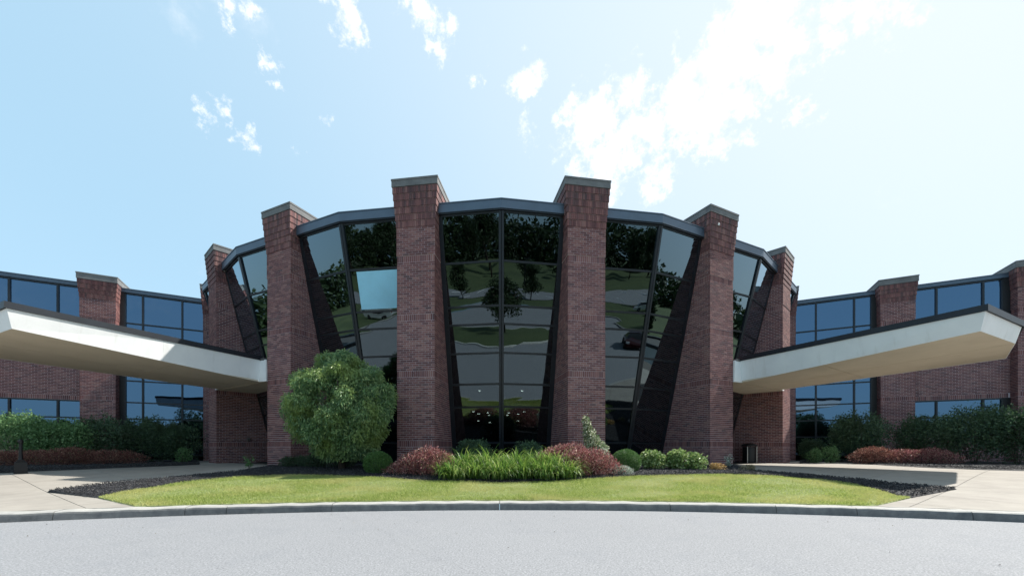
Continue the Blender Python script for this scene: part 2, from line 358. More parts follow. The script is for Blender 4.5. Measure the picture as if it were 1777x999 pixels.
# base terrain
rs = [KR + .1 + .0, 25.6, 26.2, 27, 28, 29, 30, 31, 32, 34, 37, 41, 46, 52, 60, 70, 80, 92, 105, 125, 150, 200, 300, 500, 900, 1800]
NA = 144; V = []
for r in rs:
    for k in range(NA):
        a = 2*math.pi*k/NA; x = KC[0] + r*math.sin(a); y = KC[1] + r*math.cos(a); V.append((x, y, gz(x, y) - .05))
Fc = np.array([[i*NA+k, (i+1)*NA+k, (i+1)*NA+(k+1)%NA, i*NA+(k+1)%NA] for i in range(len(rs)-1) for k in range(NA)])[:, ::-1]
link('ground', new_mesh('ground', V, Fc, M['field'], smooth=True), kind='structure', label='grassy ground rising to the woods behind the drive')
# road: asphalt disc with a slight crown
V = [(KC[0], KC[1], -.40)]; NR = 40; NA = 160
for i in range(1, NR+1):
    r = (KR - .10) * i / NR
    for k in range(NA):
        a = 2*math.pi*k/NA; V.append((KC[0] + r*math.sin(a), KC[1] + r*math.cos(a), -.42 + .0))
Fl = [(0, 1+(k+1)%NA, 1+k) for k in range(NA)]
for i in range(NR-1):
    for k in range(NA):
        Fl.append((1+i*NA+k, 1+i*NA+(k+1)%NA, 1+(i+1)*NA+(k+1)%NA, 1+(i+1)*NA+k))
link('road', new_mesh('road', V, Fl, M['asphalt']), kind='structure', label='pale grey asphalt drive curving in front of the building')
# parking lot behind
V = []; nx, ny = 60, 16
for j in range(ny+1):
    for i in range(nx+1):
        x = -62 + 124*i/nx; y = -60 + 16*j/ny; V.append((x, y, gz(x, y) + .03))
Fc = np.array([[j*(nx+1)+i, j*(nx+1)+i+1, (j+1)*(nx+1)+i+1, (j+1)*(nx+1)+i] for j in range(ny) for i in range(nx)])
link('parking_lot', new_mesh('parking_lot', V, Fc, M['asphalt']), kind='structure', label='asphalt parking lot below the meadow across the drive')
A = Acc()
for i in range(22):
    x = -56 + i*5.2
    for dy in (-58.5, -50.5):
        z = gz(x, dy+2) + .045; A.box(x-.06, x+.06, dy, dy+4.5, z-.02, max(gz(x, dy+4.5), z)+.04)
link('parking_line', A.mesh('parking_line', M['white']), kind='stuff', label='white painted bay lines on the parking lot')

n = 110; a_ = rng.uniform(-.36, .36, n); q_ = KR - .12 - np.abs(rng.normal(0, 1.3, n)); lx = q_*np.sin(a_); ly = KC[1]+q_*np.cos(a_); sz = rng.uniform(.005, .016, n); an = rng.uniform(0, 6.28, n)
V = np.stack([np.stack([lx+sz*np.cos(an+k*1.571)*(1 if k % 2 else .5), ly+sz*np.sin(an+k*1.571)*(1 if k % 2 else .5), np.full(n, -.414)+(.012 if k == 1 else .002)], 1) for k in range(4)], 1).reshape(-1, 3)
link('road_litter', new_mesh('road_litter', V, np.arange(n*4).reshape(n, 4), m_leaf('litter', [(0, (.03, .025, .02)), (.6, (.08, .06, .04)), (1, (.25, .22, .15))], .1, .8)), kind='stuff', label='small dark leaf bits and grit on the asphalt')
# kerb stones -----------------------------------------------------------------
kerb = bpy.data.objects.new('kerb', None); sc.collection.objects.link(kerb); kerb['kind'] = 'structure'; kerb['label'] = 'weathered concrete kerb along the drive'
def kerb_profile():  # (radial from KR front, z)
    return [(-.02, -.46), (.0, -.33), (.012, -.305), (.035, -.291), (.21, -.287), (.215, -.46)]
def kerb_stone(a0, a1, parent, cx=0, cy=KC[1], rr=KR-.1, flip=1, mat_=None, name='kerb_stone'):
    n = max(2, int((a1-a0)*rr/.18)); pr = kerb_profile(); V = []; Fl = []
    for i in range(n+1):
        a = a0 + (a1-a0)*i/n
        jit = .004*math.sin(i*1.7)+random.uniform(-.003, .003)
        for (q, z) in pr:
            r = rr + flip*q; V.append((cx + r*math.sin(a), cy + r*math.cos(a), z + (jit if z > -.4 else 0)))
    m = len(pr)
    for i in range(n):
        for k in range(m):
            f = (i*m+k, (i+1)*m+k, (i+1)*m+(k+1)%m, i*m+(k+1)%m); Fl.append(f if flip > 0 else f[::-1])
    Fl.append(tuple(range(m))); Fl.append(tuple(n*m+k for k in range(m))[::-1])
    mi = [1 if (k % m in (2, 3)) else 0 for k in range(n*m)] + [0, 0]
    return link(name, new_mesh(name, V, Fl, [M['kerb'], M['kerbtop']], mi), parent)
def k_ang(px):
    v = px_dir(px, PY); lo, hi = 3.0, 9.0
    for _ in range(40):
        t = (lo+hi)/2; x, y = v.x*t, v.y*t
        if math.hypot(x, y-KC[1]) > KR-.1: hi = t
        else: lo = t
    return math.atan2(x, y-KC[1])
js = [k_ang(p) for p in (92, 321, 393, 576, 867, 1163, 1347, 1487, 1688)]
a = js[0]
while a > -math.pi*.62: a -= 3.0/KR; js.insert(0, a)
a = js[-1]
while a < math.pi*.62: a += 3.0/KR; js.append(a)
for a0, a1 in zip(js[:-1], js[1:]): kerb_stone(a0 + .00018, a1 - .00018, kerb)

# paving slabs ----------------------------------------------------------------
walk = bpy.data.objects.new('sidewalk', None); sc.collection.objects.link(walk); walk['kind'] = 'structure'; walk['label'] = 'pale concrete walk from the kerb to the entrances'
def slabs(sign):
    e1 = Vector((sign*.553, -.833)); e2 = Vector((sign*.833, .553)); c0 = Vector((0, 30.6)) ; S = 1.52
    for i in range(6, 18):
        for j in range(-5, 8):
            u0 = 10.2 + i*S - S; v0 = -2.9 + j*S
            g = .006; n = 6; V = []; rmin = 1e9; rmax = 0; bad = False
            for b in range(n+1):
                for a_ in range(n+1):
                    p = c0 + e1*(u0 + g + (S-2*g)*a_/n) + e2*(v0 + g + (S-2*g)*b/n)
                    x, y = p.x, p.y; r = math.hypot(x, y-KC[1]); rmax = max(rmax, r); rmin = min(rmin, r)
                    if x*sign < 1.2: bad = True
                    if r < KR + .125: k = (KR+.125)/r; x *= k; y = KC[1] + (y-KC[1])*k
                    V.append((x, y, gz(x, y) + .003))
            cx_, cy_ = V[24][0], V[24][1]
            if rmax < KR + .16 or bad or cy_ < -3 or math.hypot(cx_, cy_-30.6) < 13.6: continue
            top = len(V)
            for v in list(V): V.append((v[0], v[1], v[2] - .06))
            N = n+1; Fl = [(b*N+a_, b*N+a_+1, (b+1)*N+a_+1, (b+1)*N+a_) for b in range(n) for a_ in range(n)]
            ring = [a_ for a_ in range(N)] + [b*N+n for b in range(1, N)] + [n*N+a_ for a_ in range(n-1, -1, -1)] + [b*N for b in range(n-1, 0, -1)]
            for k in range(len(ring)):
                p_, q_ = ring[k], ring[(k+1) % len(ring)]; Fl.append((p_, top+p_, top+q_, q_))
            if sign < 0: Fl = [f[::-1] for f in Fl]
            o = link('paving_slab', new_mesh('paving_slab', V, Fl, M['walk']), walk)
slabs(1); slabs(-1)
# dark joint bed under the slabs
V = []; nr, na = 12, 80
for i in range(nr+1):
    r = KR+.1 + 16*i/nr
    for k in range(na+1):
        a = -1.0 + 2.0*k/na; x = r*math.sin(a); y = KC[1] + r*math.cos(a); V.append((x, y, gz(x, y) - .02))
Fc = np.array([[i*(na+1)+k, i*(na+1)+k+1, (i+1)*(na+1)+k+1, (i+1)*(na+1)+k] for i in range(nr) for k in range(na)])
link('joint_bed', new_mesh('joint_bed', V, Fc[:, ::-1], m_simple('joint_grit', (.10, .09, .08), .95, 0, 20, .3, .3)), walk)

# planting beds and lawn --------------------------------------------------------
def interp(tab, x): return float(np.interp(x, [p[0] for p in tab], [p[1] for p in tab]))
LAWN_TOP = [(240,880),(206,872),(169,864)]
lawn_top = [(169,864),(225,854),(323,838),(420,829),(500,825),(570,826),(640,829),(760,836),(870,839),(1000,834),(1110,827),(1250,824),(1347,827),(1420,834),(1488,843),(1558,863),(1581,864)]
bed_up = [(82,854),(183,839),(281,831),(422,817.5),(466,810)]
bed_upR = [(1275,809),(1311,817.5),(1400,824),(1488,832.5),(1586,842.5),(1660,849)]
bed_lo = [(82,854)] + lawn_top + [(1660,849)]
def strip(lo, up, nt, zoff, bumpz=0, fn=None):
    n = len(lo); V = []
    for i in range(n):
        for j in range(nt+1):
            t = j/nt; x = lo[i][0]*(1-t) + up[i][0]*t; y = lo[i][1]*(1-t) + up[i][1]*t
            e = min(t, 1-t, i/6, (n-1-i)/6); z = gz(x, y) + zoff*min(1, .15+e*8 if zoff > .02 else 1)
            if bumpz: z += bumpz*(random.random()-.3)
            V.append((x, y, z))
    Fc = np.array([[i*(nt+1)+j, (i+1)*(nt+1)+j, (i+1)*(nt+1)+j+1, i*(nt+1)+j+1] for i in range(n-1) for j in range(nt)])
    return V, Fc
xs = np.concatenate([np.linspace(82, 466, 90), np.linspace(467, 1274, 150), np.linspace(1275, 1660, 90)])
lo = [P(x, interp(bed_lo, x)) for x in xs]; up = []
for x in xs:
    if x <= 466: up.append(P(x, min(interp(bed_up, x), interp(bed_lo, x) - .01)))
    elif x >= 1275: up.append(P(x, min(interp(bed_upR, x), interp(bed_lo, x) - .01)))
    else:
        t = min(1, min(x-466, 1275-x)/40); q = at(x, 14.9 + 1.4*t); up.append((q[0], q[1]))
V, Fc = strip(lo, up, 26, .045, .007)
link('mulch_bed', new_mesh('mulch_bed', V, Fc, M['mulch'], smooth=True), kind='structure', label='black mulch bed in front of the curved facade')
BEDS = [(lo, up, 1.0)]
# lawn
xs = np.linspace(169, 1581, 220); lo = []; up = []
for x in xs:
    a = k_ang(x)
    yl = interp([(169,864),(240,880),(241,2000),(1518,2000),(1519,878),(1581,864)], x)
    kx, ky = (KR+.115)*math.sin(a), KC[1] + (KR+.115)*math.cos(a)
    if yl < 1000:
        q = P(x, yl); kx, ky = (q if math.hypot(q[0], q[1]-KC[1]) > KR+.115 else (kx, ky))
    lo.append((kx, ky)); q = P(x, interp(lawn_top, x) - .01); up.append(q)
V, Fc = strip(lo, up, 14, .03)
link('lawn', new_mesh('lawn', V, Fc, M['soil'], smooth=True), kind='structure', label='strip of mown lawn behind the kerb')
# grass blades
lo_a = np.array(lo); up_a = np.array(up)
def blades(name, NB, samp, hmin, hmax, w, mt, **props):
    x, y = samp(NB); z = ground(x, y) + .02
    a = rng.uniform(0, 2*np.pi, NB); h = rng.uniform(hmin, hmax, NB); lean = rng.normal(0, .45, (NB, 2))
    patch = .75 + .35*np.sin(x*2.1+1.3*np.sin(y*3)) * np.cos(y*1.7); h *= np.clip(patch, .55, 1.2)
    ww = w*rng.uniform(.7, 1.3, NB); dx, dy = np.cos(a)*ww, np.sin(a)*ww
    b0 = np.stack([x-dx, y-dy, z], 1); b1 = np.stack([x+dx, y+dy, z], 1)
    mid = np.stack([x+lean[:,0]*h*.4, y+lean[:,1]*h*.4, z+h*.6], 1); m0 = mid - np.stack([dx, dy, 0*dx], 1)*.7; m1 = mid + np.stack([dx, dy, 0*dx], 1)*.7
    t = np.stack([x+lean[:,0]*h, y+lean[:,1]*h, z+h], 1)
    V = np.stack([b0, b1, m1, t, m0], 1).reshape(-1, 3); Fc = np.arange(NB*5).reshape(NB, 5)
    return link(name, new_mesh(name, V, Fc, mt), kind='stuff', **props)
def samp_lawn(n):
    # area-weighted columns
    wdt = np.hypot(*(up_a - lo_a).T); cw = np.hypot(*np.gradient((lo_a+up_a)/2, axis=0).T)
    p = wdt*cw; p /= p.sum(); i = rng.choice(len(p), n, p=p); f = np.clip(i + rng.uniform(-.5, .5, n), 0, len(p)-1)
    L = np.stack([np.interp(f, np.arange(len(p)), lo_a[:, k]) for k in (0, 1)], 1); U = np.stack([np.interp(f, np.arange(len(p)), up_a[:, k]) for k in (0, 1)], 1)
    t = rng.uniform(-.003, 1.02, n)[:, None]; q = L*(1-t) + U*t; return q[:, 0], q[:, 1]
blades('lawn_grass', 210000, samp_lawn, .025, .06, .0035, M['grass'], label='mown sunlit lawn grass between kerb and mulch bed')

# wing beds
def poly_strip(lo, up, name, label):
    V, Fc = strip(lo, up, 16, .05, .008)
    link(name, new_mesh(name, V, Fc, M['mulch'], smooth=True), kind='structure', label=label); BEDS.append((lo, up, .8))
def wing_pt(s, p=0.0, sg=1): return (sg*(.8956*s - .4448*p), 28.4 - .4448*s - .8956*p)
edgeR = [P(1388, 804), P(1440, 800.5), P(1490, 804), P(1540, 807.5), P(1615, 811.5), P(1690, 814.5), P(1777, 817)]
edgeR += [(edgeR[-1][0]+1.6, edgeR[-1][1]-1.2), (edgeR[-1][0]+4.5, edgeR[-1][1]-2.4)]
backR = [wing_pt(17.6 + 1.6*i, -.1) for i in range(len(edgeR))]
edgeL = [P(346, 806), P(300, 808), P(240, 810.5), P(128, 815), P(48, 818.2), P(0, 821)]
edgeL += [(edgeL[-1][0]-1.6, edgeL[-1][1]-1.2), (edgeL[-1][0]-4.5, edgeL[-1][1]-2.4)]
backL = [wing_pt(17.6 + 1.8*i, -.1, -1) for i in range(len(edgeL))]
def refine(c, n=60):
    c = np.array(c); f = np.linspace(0, len(c)-1, n); return [(float(np.interp(t, range(len(c)), c[:, 0])), float(np.interp(t, range(len(c)), c[:, 1]))) for t in f]
poly_strip(refine(edgeR), refine(backR), 'mulch_bed', 'dark mulch bed along the right wing')
poly_strip(refine(backL), refine(edgeL), 'mulch_bed', 'dark mulch bed along the left wing')
# mulch chips
def chips(n):
    Vs = []
    for (lo, up, wgt), m in zip(BEDS, (int(n*.62), int(n*.19), int(n*.19))):
        L = np.array(lo); U = np.array(up); wd_ = np.hypot(*(U-L).T); cw = np.hypot(*np.gradient((L+U)/2, axis=0).T); p = np.minimum(wd_, 3.5)*cw; p /= p.sum()
        i = rng.choice(len(p), m, p=p); f = np.clip(i+rng.uniform(-.5, .5, m), 0, len(p)-1)
        a = np.stack([np.interp(f, np.arange(len(p)), L[:, k]) for k in (0, 1)], 1); b = np.stack([np.interp(f, np.arange(len(p)), U[:, k]) for k in (0, 1)], 1)
        near = rng.uniform(-.01, 1, m)*np.minimum(1, 4.0/np.maximum(np.hypot(*(b-a).T), .01))
        if lo is BEDS[2][0]: near = 1-near
        q = a*(1-near[:, None]) + b*near[:, None]; Vs.append(q)
    q = np.concatenate(Vs); n = len(q); z = ground(q[:, 0], q[:, 1]) + rng.uniform(.035, .068, n)
    C = np.stack([q[:, 0], q[:, 1], z], 1); l = rng.uniform(.005, .019, n); w = rng.uniform(.003, .008, n); h = rng.uniform(.002, .006, n)
    d = rng.normal(size=(n, 3)); d[:, 2] *= .6; d /= np.linalg.norm(d, axis=1)[:, None]; s = np.cross(d, rng.normal(size=(n, 3))*(.3, .3, 1)); s /= np.linalg.norm(s, axis=1)[:, None]; u = np.cross(d, s)
    out = np.empty((n, 8, 3)); k = 0
    for c in (-1, 1):
        for (i, j) in ((-1,-1),(1,-1),(1,1),(-1,1)): out[:, k] = C + d*(i*l)[:, None] + s*(j*w)[:, None] + u*(c*h)[:, None]; k += 1
    Fc = (BOXF[None] + (np.arange(n)*8)[:, None, None]).reshape(-1, 4)
    link('mulch_chips', new_mesh('mulch_chips', out.reshape(-1, 3), Fc, m_leaf('mulch_chip', [(0, (.008, .008, .010)), (.6, (.022, .022, .026)), (.93, (.05, .05, .055)), (1, (.16, .15, .14))], 0, .8)), kind='stuff', label='loose black bark chips on the planting beds')
chips(80000)

# ------------------------------------------------------------------ brickwork
c = .0682; BL = 3*c; PW = 6*BL; J = .0115
def brick_rows(A, width, c0, c1, bands, y=0.0, x0=0.0, proud=.004, skip=None, dfun=None):
    """bricks on plane y (front at y-proud) running +x; dfun(z)->usable width"""
    k = c0
    while k < c1:
        w = width if dfun is None else min(width, dfun(k*c))
        if k in bands:
            n = int(w/c + .01); z0, z1 = k*c + J/2, (k+3)*c - J/2
            for i in range(n): A.box(x0+i*c+J*.35, x0+(i+1)*c-J*.35, y-proud+.004, y+.02, z0, z1)
            k += 3; continue
        z0, z1 = k*c + J/2, (k+1)*c - J/2
        x = -BL/2 if k % 2 else 0.0
        if not (skip and k in skip):
            while x < w - .02:
                a, b = max(x, 0), min(x+BL, w)
                if b - a > .03: A.box(x0+a+J/2 if a > 0 else x0, x0+b-J/2 if b < w-1e-4 else x0+b, y-proud, y+.02, z0, z1)
                x += BL
        k += 1
class Face:
    """wrap an Acc so that +x/y plane maps to another local plane (rotation about z by quarter turns)"""
    def __init__(s, A, f): s.A = A; s.f = f
    def box(s, x0, x1, y0, y1, z0, z1, m=0):
        a = s.f(x0, y0); b = s.f(x1, y1)
        s.A.box(min(a[0], b[0]), max(a[0], b[0]), min(a[1], b[1]), max(a[1], b[1]), z0, z1, m)
BANDS = {10, 42, 68, 95}
def pier_meshes(depth, ncorb, sidefun, skip=None, h0=-2):
    top = 111 + 3*ncorb; hw = PW/2
    core = Acc(); core.box(-hw+.004, hw-.004, .004, depth, -.4, 98*c)
    core.box(-hw-.008, hw+.008, -.008, depth, 98*c, 111*c)
    br = Acc()
    brick_rows(br, PW, h0, 98, BANDS, 0, -hw, skip=skip)
    brick_rows(br, PW+.024, 98, 111, set(), -.012, -hw-.012)
    # right side (+x): plane x=hw, runs in +y ; left side mirrored
    fr = Face(br, lambda x, y: (hw - y, x)); fl = Face(br, lambda x, y: (-hw + y, x))
    for f in (fr, fl):
        brick_rows(f, depth, h0, 98, BANDS, 0, 0, dfun=sidefun)
    fr = Face(br, lambda x, y: (hw+.012 - y, x-.012)); fl = Face(br, lambda x, y: (-hw-.012 + y, x-.012))
    for f in (fr, fl): brick_rows(f, depth, 98, 111, set(), 0, 0, dfun=sidefun)
    for i in range(ncorb):
        e = .012 + .017*(i+1); k0 = 111 + 3*i
        core.box(-hw-e+.027, hw+e-.027, -e+.027, depth, k0*c, (k0+3)*c)
        n = int(round((PW+2*e)/c)); st = (PW+2*e)/n; z0, z1 = k0*c+.005, (k0+3)*c-.010
        for q in range(n): br.box(-hw-e+q*st+.003, -hw-e+(q+1)*st-.003, -e, -e+.03, z0, z1)
        n = int(min(depth, 3.2)/c)
        for q in range(n):
            y0, y1 = -e+.031+q*c+.003, -e+.031+(q+1)*c-.003
            br.box(hw+e-.03, hw+e, y0, y1, z0, z1); br.box(-hw-e, -hw-e+.03, y0, y1, z0, z1)
    e = .012 + .017*ncorb + .018; z0 = top*c; hcap = .225 if ncorb == 6 else .27
    cap = Acc(); cap.box(-hw-e, hw+e, -e, 3.2, z0+.004, z0+.012+hcap)
    cap.box(-hw-e-.012, hw+e+.012, -e-.012, 3.21, z0+hcap-.035, z0+hcap+.02)
    return core.mesh('brick_pier', M['mortar']), br.mesh('brickwork', M['brick']), cap.mesh('pier_cap', M['cap'])
RV0, TAU, ZT = 18.3, .24, 8.05
CB = Vector((0, 30.6)); RP = 18.39; A1 = R(8.4); CA = math.cos(A1)
def rv(z): return RV0 - TAU*(ZT - z)
def side_dep(z): return RP - rv(z)*CA + .16
bld = bpy.data.objects.new('office_building', None); sc.collection.objects.link(bld); bld.location = (0, 0, 0)
thing(bld, 'red brick office building with fanned piers, dark slanted glass and white canopies', 'building')
IND = set(range(14, 37))
mc1 = pier_meshes(4.5, 6, side_dep, skip=IND); mc2 = pier_meshes(4.5, 6, side_dep); mc3 = pier_meshes(4.5, 6, lambda z: 3.0)
def brick_mesh(w):
    A = Acc(); A.box(0, w, -.006, .02, J/2, c-J/2); return A.mesh('brick', M['brick'])
bm_full, bm_half, bm_end = brick_mesh(BL-J), brick_mesh(BL/2-J/2), brick_mesh(BL-J/2)
piers = {}
for k in (-7, -5, -3, -1, 1, 3, 5, 7):
    th = k*A1; ms = mc1 if abs(k) == 1 else (mc2 if abs(k) == 3 else mc3)
    p = link('brick_pier', ms[0], bld, (CB.x + RP*math.sin(th), CB.y - RP*math.cos(th), 0), th); piers[k] = p
    link('brickwork', ms[1], p, kind='stuff'); link('pier_cap', ms[2], p)
    if abs(k) == 1:
        for kk in sorted(IND):
            if kk % 2 == 0:
                for i in range(6):
                    if i in (0, 5): link('brick', bm_end, p, (-PW/2 + (i*BL if i == 0 else i*BL + J/2), 0, kk*c))
                    else: link('brick', bm_full, p, (-PW/2 + i*BL + J/2, 0, kk*c))
            else:
                link('brick', bm_half, p, (-PW/2, 0, kk*c)); link('brick', bm_half, p, (PW/2-BL/2+J/2, 0, kk*c))
                for i in range(5): link('brick', bm_full, p, (-PW/2 + BL/2 + i*BL + J/2, 0, kk*c))

# ------------------------------------------------------------------ slanted glazing
ROWS = [.06, .82, 2.07, 2.84, 3.85, 4.76, 5.315, 6.63, 8.01]
def gp(kf, t, z, out=0.0):
    """point in facet kf: tangential offset t, height z, pushed outward by out"""
    th = kf*A1; r = rv(z)*CA + out; return Vector((CB.x + r*math.sin(th) + t*math.cos(th), CB.y - r*math.cos(th) + t*math.sin(th), z))
def thick(q, d):
    q = [Vector(v) for v in q]; n = (q[1]-q[0]).cross(q[3]-q[0]).normalized()*d
    return [tuple(v) for v in q] + [tuple(v - n) for v in q]
def slab8(q, d, A, m=0):
    P8 = thick(q, d); A.V.append(np.array(P8)); A.F.append(BOXF + A.n); A.n += 8; A.mi += [m]*6
for kf in (-7, -5, -3, -1, 1, 3, 5, 7):
    for sd in (-1, 1):
        if kf*sd == 7: continue
        foldt = lambda z: rv(z)*math.sin(A1)
        tin = PW/2 - .005
        frame = Acc()
        rows = ROWS
        # fold mullion half, jamb frame, sill/head
        def strip_bar(t0f, t1f, z0, z1, o0, o1):
            P8 = []
            for z in (z0, z1):
                for (tt, oo) in ((t0f(z), o0), (t1f(z), o0), (t1f(z), o1), (t0f(z), o1)): P8.append(tuple(gp(kf, sd*tt, z, oo)))
            P8 = P8[:4] + P8[4:]; frame.box8(P8)
        strip_bar(lambda z: tin, lambda z: tin+.16, .0, 8.02, -.12, .012)
        strip_bar(lambda z: foldt(z)-.075, lambda z: foldt(z)-.001, .0, 8.02, -.10, .055)
        for i, z in enumerate(rows):
            th_ = .03 if i else .05
            strip_bar(lambda z: tin+.155, lambda z: foldt(z)-.072, max(0, z-th_), min(z+th_, 8.02), -.08, .035)
        fo = link('window_frame', frame.mesh('window_frame', M['frame']), bld)
        for i in range(len(rows)-1):
            z0, z1 = rows[i]+.03, rows[i+1]-.03
            tilt = random.uniform(-.004, .004)
            q = [gp(kf, sd*(tin+.15), z0), gp(kf, sd*(foldt(z0)-.06), z0, tilt), gp(kf, sd*(foldt(z1)-.06), z1), gp(kf, sd*(tin+.15), z1, tilt)]
            if sd < 0: q = [q[1], q[0], q[3], q[2]]
            Aq = Acc(); slab8(q, .012, Aq)
            pn = link('window_pane', Aq.mesh('window_pane', M['glass']), fo)
            if (kf, sd, i) == (-1, -1, 5) or (kf, sd, i) == (-1, -1, 6): pass
# pale roller blind behind one pane
Aq = Acc(); z0, z1 = 5.40, 6.58
fl_ = lambda z: rv(z)*math.sin(A1)
q = [gp(-1, -(fl_(z0)-.30), z0, .012), gp(-1, -(PW/2+.155), z0, .012), gp(-1, -(PW/2+.155), z1, .012), gp(-1, -(fl_(z1)-.30), z1, .012)]
slab8(q, .01, Aq); link('window_film', Aq.mesh('window_film', M['blind']), bld, label='pale blue film on the upper pane left of the pier')

# roof fascia ------------------------------------------------------------------
RF = 18.42
for j in range(-4, 4):
    if j in (-4, 3): pass
    a0, a1 = j*2*A1, (j+1)*2*A1
    kf = 2*j+1; th = kf*A1
    for sd in (-1, 1):
        def fp(t, z, o): 
            r = RF*CA + o; return (CB.x + r*math.sin(th) + sd*t*math.cos(th), CB.y - r*math.cos(th) + sd*t*math.sin(th), z)
        A = Acc(); h = RF*math.sin(A1)
        def fb(z0, z1, oo0, oo1, m=0):
            hh0 = (RF + oo1/CA)*math.sin(A1); hh1 = (RF+oo0/CA)*math.sin(A1)
            A.box8([fp(PW/2+.0, z0, oo1), fp(hh0, z0, oo1), fp(hh1, z0, oo0), fp(PW/2+.0, z0, oo0), fp(PW/2+.0, z1, oo1), fp(hh0, z1, oo1), fp(hh1, z1, oo0), fp(PW/2+.0, z1, oo0)], m)
        fb(8.06, 8.33, -.30, .0); fb(8.33, 8.36, -.30, .018); fb(8.02, 8.06, -.30, -.025, 1)
        link('roof_fascia', A.mesh('roof_fascia', [M['fascia'], M['coping']]), bld)

# canopies ---------------------------------------------------------------------
def canopy(sg):
    can = bpy.data.objects.new('canopy', None); sc.collection.objects.link(can); can.parent = bld
    can['label'] = 'white canopy on the %s side with a cream soffit' % ('right' if sg > 0 else 'left')
    d2 = Vector((math.sin(3*A1), -math.cos(3*A1))); t2 = Vector((math.cos(3*A1), math.sin(3*A1)))
    d3 = Vector((math.sin(5*A1), -math.cos(5*A1))); t3 = Vector((math.cos(5*A1), math.sin(5*A1)))
    d4 = Vector((math.sin(4*A1), -math.cos(4*A1)))
    off_ = 1.02
    def zs(r): return 3.03 + .35*max(0, (r-18.4))/5.8
    # plan outline (soffit), from pier 2 front outer corner round to pier 3
    def pl(v): return (sg*(CB.x+v.x), CB.y+v.y)
    r_in = 18.38
    out = [d2*r_in + t2*(PW/2), d2*(r_in+.02) + t2*off_, d2*24.2 + t2*.98, d4*24.42, d3*24.2 - t3*.98, d3*(r_in+.02) - t3*off_, d3*r_in - t3*(PW/2)]
    inn = [d2*16.0 + t2*(PW/2), d3*16.0 - t3*(PW/2)]
    rr = lambda v: v.length
    top = 3.80
    names = []
    # fascia panels, leaning out at the top
    lean = .10
    pts_b = out; pts_t = []
    cen = sum((p for p in out), Vector((0, 0)))/len(out)
    n = len(out)
    for i, p in enumerate(out):
        if i in (0, n-1): pts_t.append(p + d4*(.02)); continue
        e0 = (out[i]-out[i-1]).normalized(); e1 = (out[i+1]-out[i]).normalized()
        n0 = Vector((e0.y, -e0.x)); n1 = Vector((e1.y, -e1.x))
        if n0.dot(p-cen) < 0: n0 = -n0
        if n1.dot(p-cen) < 0: n1 = -n1
        if i in (1,): nn = n1
        elif i == n-2: nn = n0
        else: nn = (n0+n1)/(1+n0.dot(n1))
        pts_t.append(p + nn*lean)
    for i in range(n-1):
        b0, b1, t0, t1 = pts_b[i], pts_b[i+1], pts_t[i], pts_t[i+1]
        Lg = (b1-b0).length; m = max(1, int(round(Lg/2.6)))
        if Lg < 1: m = 1
        for j in range(m):
            f0, f1 = j/m, (j+1)/m; g = .0015/Lg
            if j: f0 += g
            if j < m-1: f1 -= g
            B0, B1, T0, T1 = b0.lerp(b1, f0), b0.lerp(b1, f1), t0.lerp(t1, f0), t0.lerp(t1, f1)
            q = [(*pl(B0), zs(rr(B0))), (*pl(B1), zs(rr(B1))), (*pl(T1), top), (*pl(T0), top)]
            q = [Vector(v) for v in q]
            nrm = (q[1]-q[0]).cross(q[3]-q[0]).normalized(); cc = sum(q, Vector())/4 - Vector((*pl(cen), 3.4))
            if nrm.dot(cc) < 0: q = [q[1], q[0], q[3], q[2]]
            A = Acc(); slab8(q, .06, A); link('fascia_panel', A.mesh('fascia_panel', M['white']), can)
    # dark coping bar on top
    A = Acc()
    for i in range(1, n-2):
        t0, t1 = pts_t[i], pts_t[i+1]; o0 = (t0-cen)*.012; o1 = (t1-cen)*.012
        a_, b_ = t0+o0, t1+o1; ci, di = t0 + (cen-t0)*.10, t1 + (cen-t1)*.10
        P8 = [(*pl(v), top+.003) for v in (a_, b_, di, ci)] + [(*pl(v), top+.155) for v in (a_, b_, di, ci)]
        A.box8(P8)
    link('roof_edge', A.mesh('roof_edge', M['coping']), can)
    # roof sheet
    pts = [pts_t[i] + (cen-pts_t[i])*.03 for i in range(n)] + [inn[1], inn[0]]
    V = [(*pl(v), top+.06) for v in pts] + [(*pl(v), top-.02) for v in pts]; N = len(pts)
    Fl = [tuple(range(N)), tuple(range(N, 2*N))[::-1]] + [(i, i+N, (i+1) % N+N, (i+1) % N) for i in range(N)]
    link('canopy_roof', new_mesh('canopy_roof', V, Fl, M['roof']), can)
    # soffit panels: radial split and cross split
    def edge(f, r):   # f 0..1 across from pier-2 side to pier-3 side at radius r
        a_ = d2*r + t2*(1.0 if r > r_in else PW/2+.004); b_ = d3*r - t3*(1.0 if r > r_in else PW/2+.004)
        mid = (a_+b_)/2; v = a_.lerp(b_, f)
        bulge = max(0, (r-18.4)/5.8)
        m_ = d4*(24.42*bulge + mid.length*(1-bulge)) if r > 24 else mid
        if r > 24: v = a_.lerp(m_, f*2) if f < .5 else m_.lerp(b_, f*2-1)
        return v
    radii = [16.0, 18.38, 21.0, 24.2]; fs = [0, .5, 1]
    for i in range(3):
        for j in range(2):
            g = .012
            q = []
            r0, r1 = radii[i]+g, radii[i+1]-(g if i < 2 else 0)
            def E_(f, r):
                v = edge(f, min(r, 24.2) if r < 24.19 else 24.2); return v
            for (f, r) in ((fs[j]+.003, r0), (fs[j+1]-.003, r0), (fs[j+1]-.003, r1), (fs[j]+.003, r1)):
                v = E_(f, r if i < 2 or r == r0 else 24.2); q.append(Vector((*pl(v), zs(v.length)+.004)))
            nrm = (q[1]-q[0]).cross(q[3]-q[0])
            if nrm.z > 0: q = [q[1], q[0], q[3], q[2]]
            A = Acc(); slab8(q, .05, A); link('soffit_panel', A.mesh('soffit_panel', M['soffit']), can)
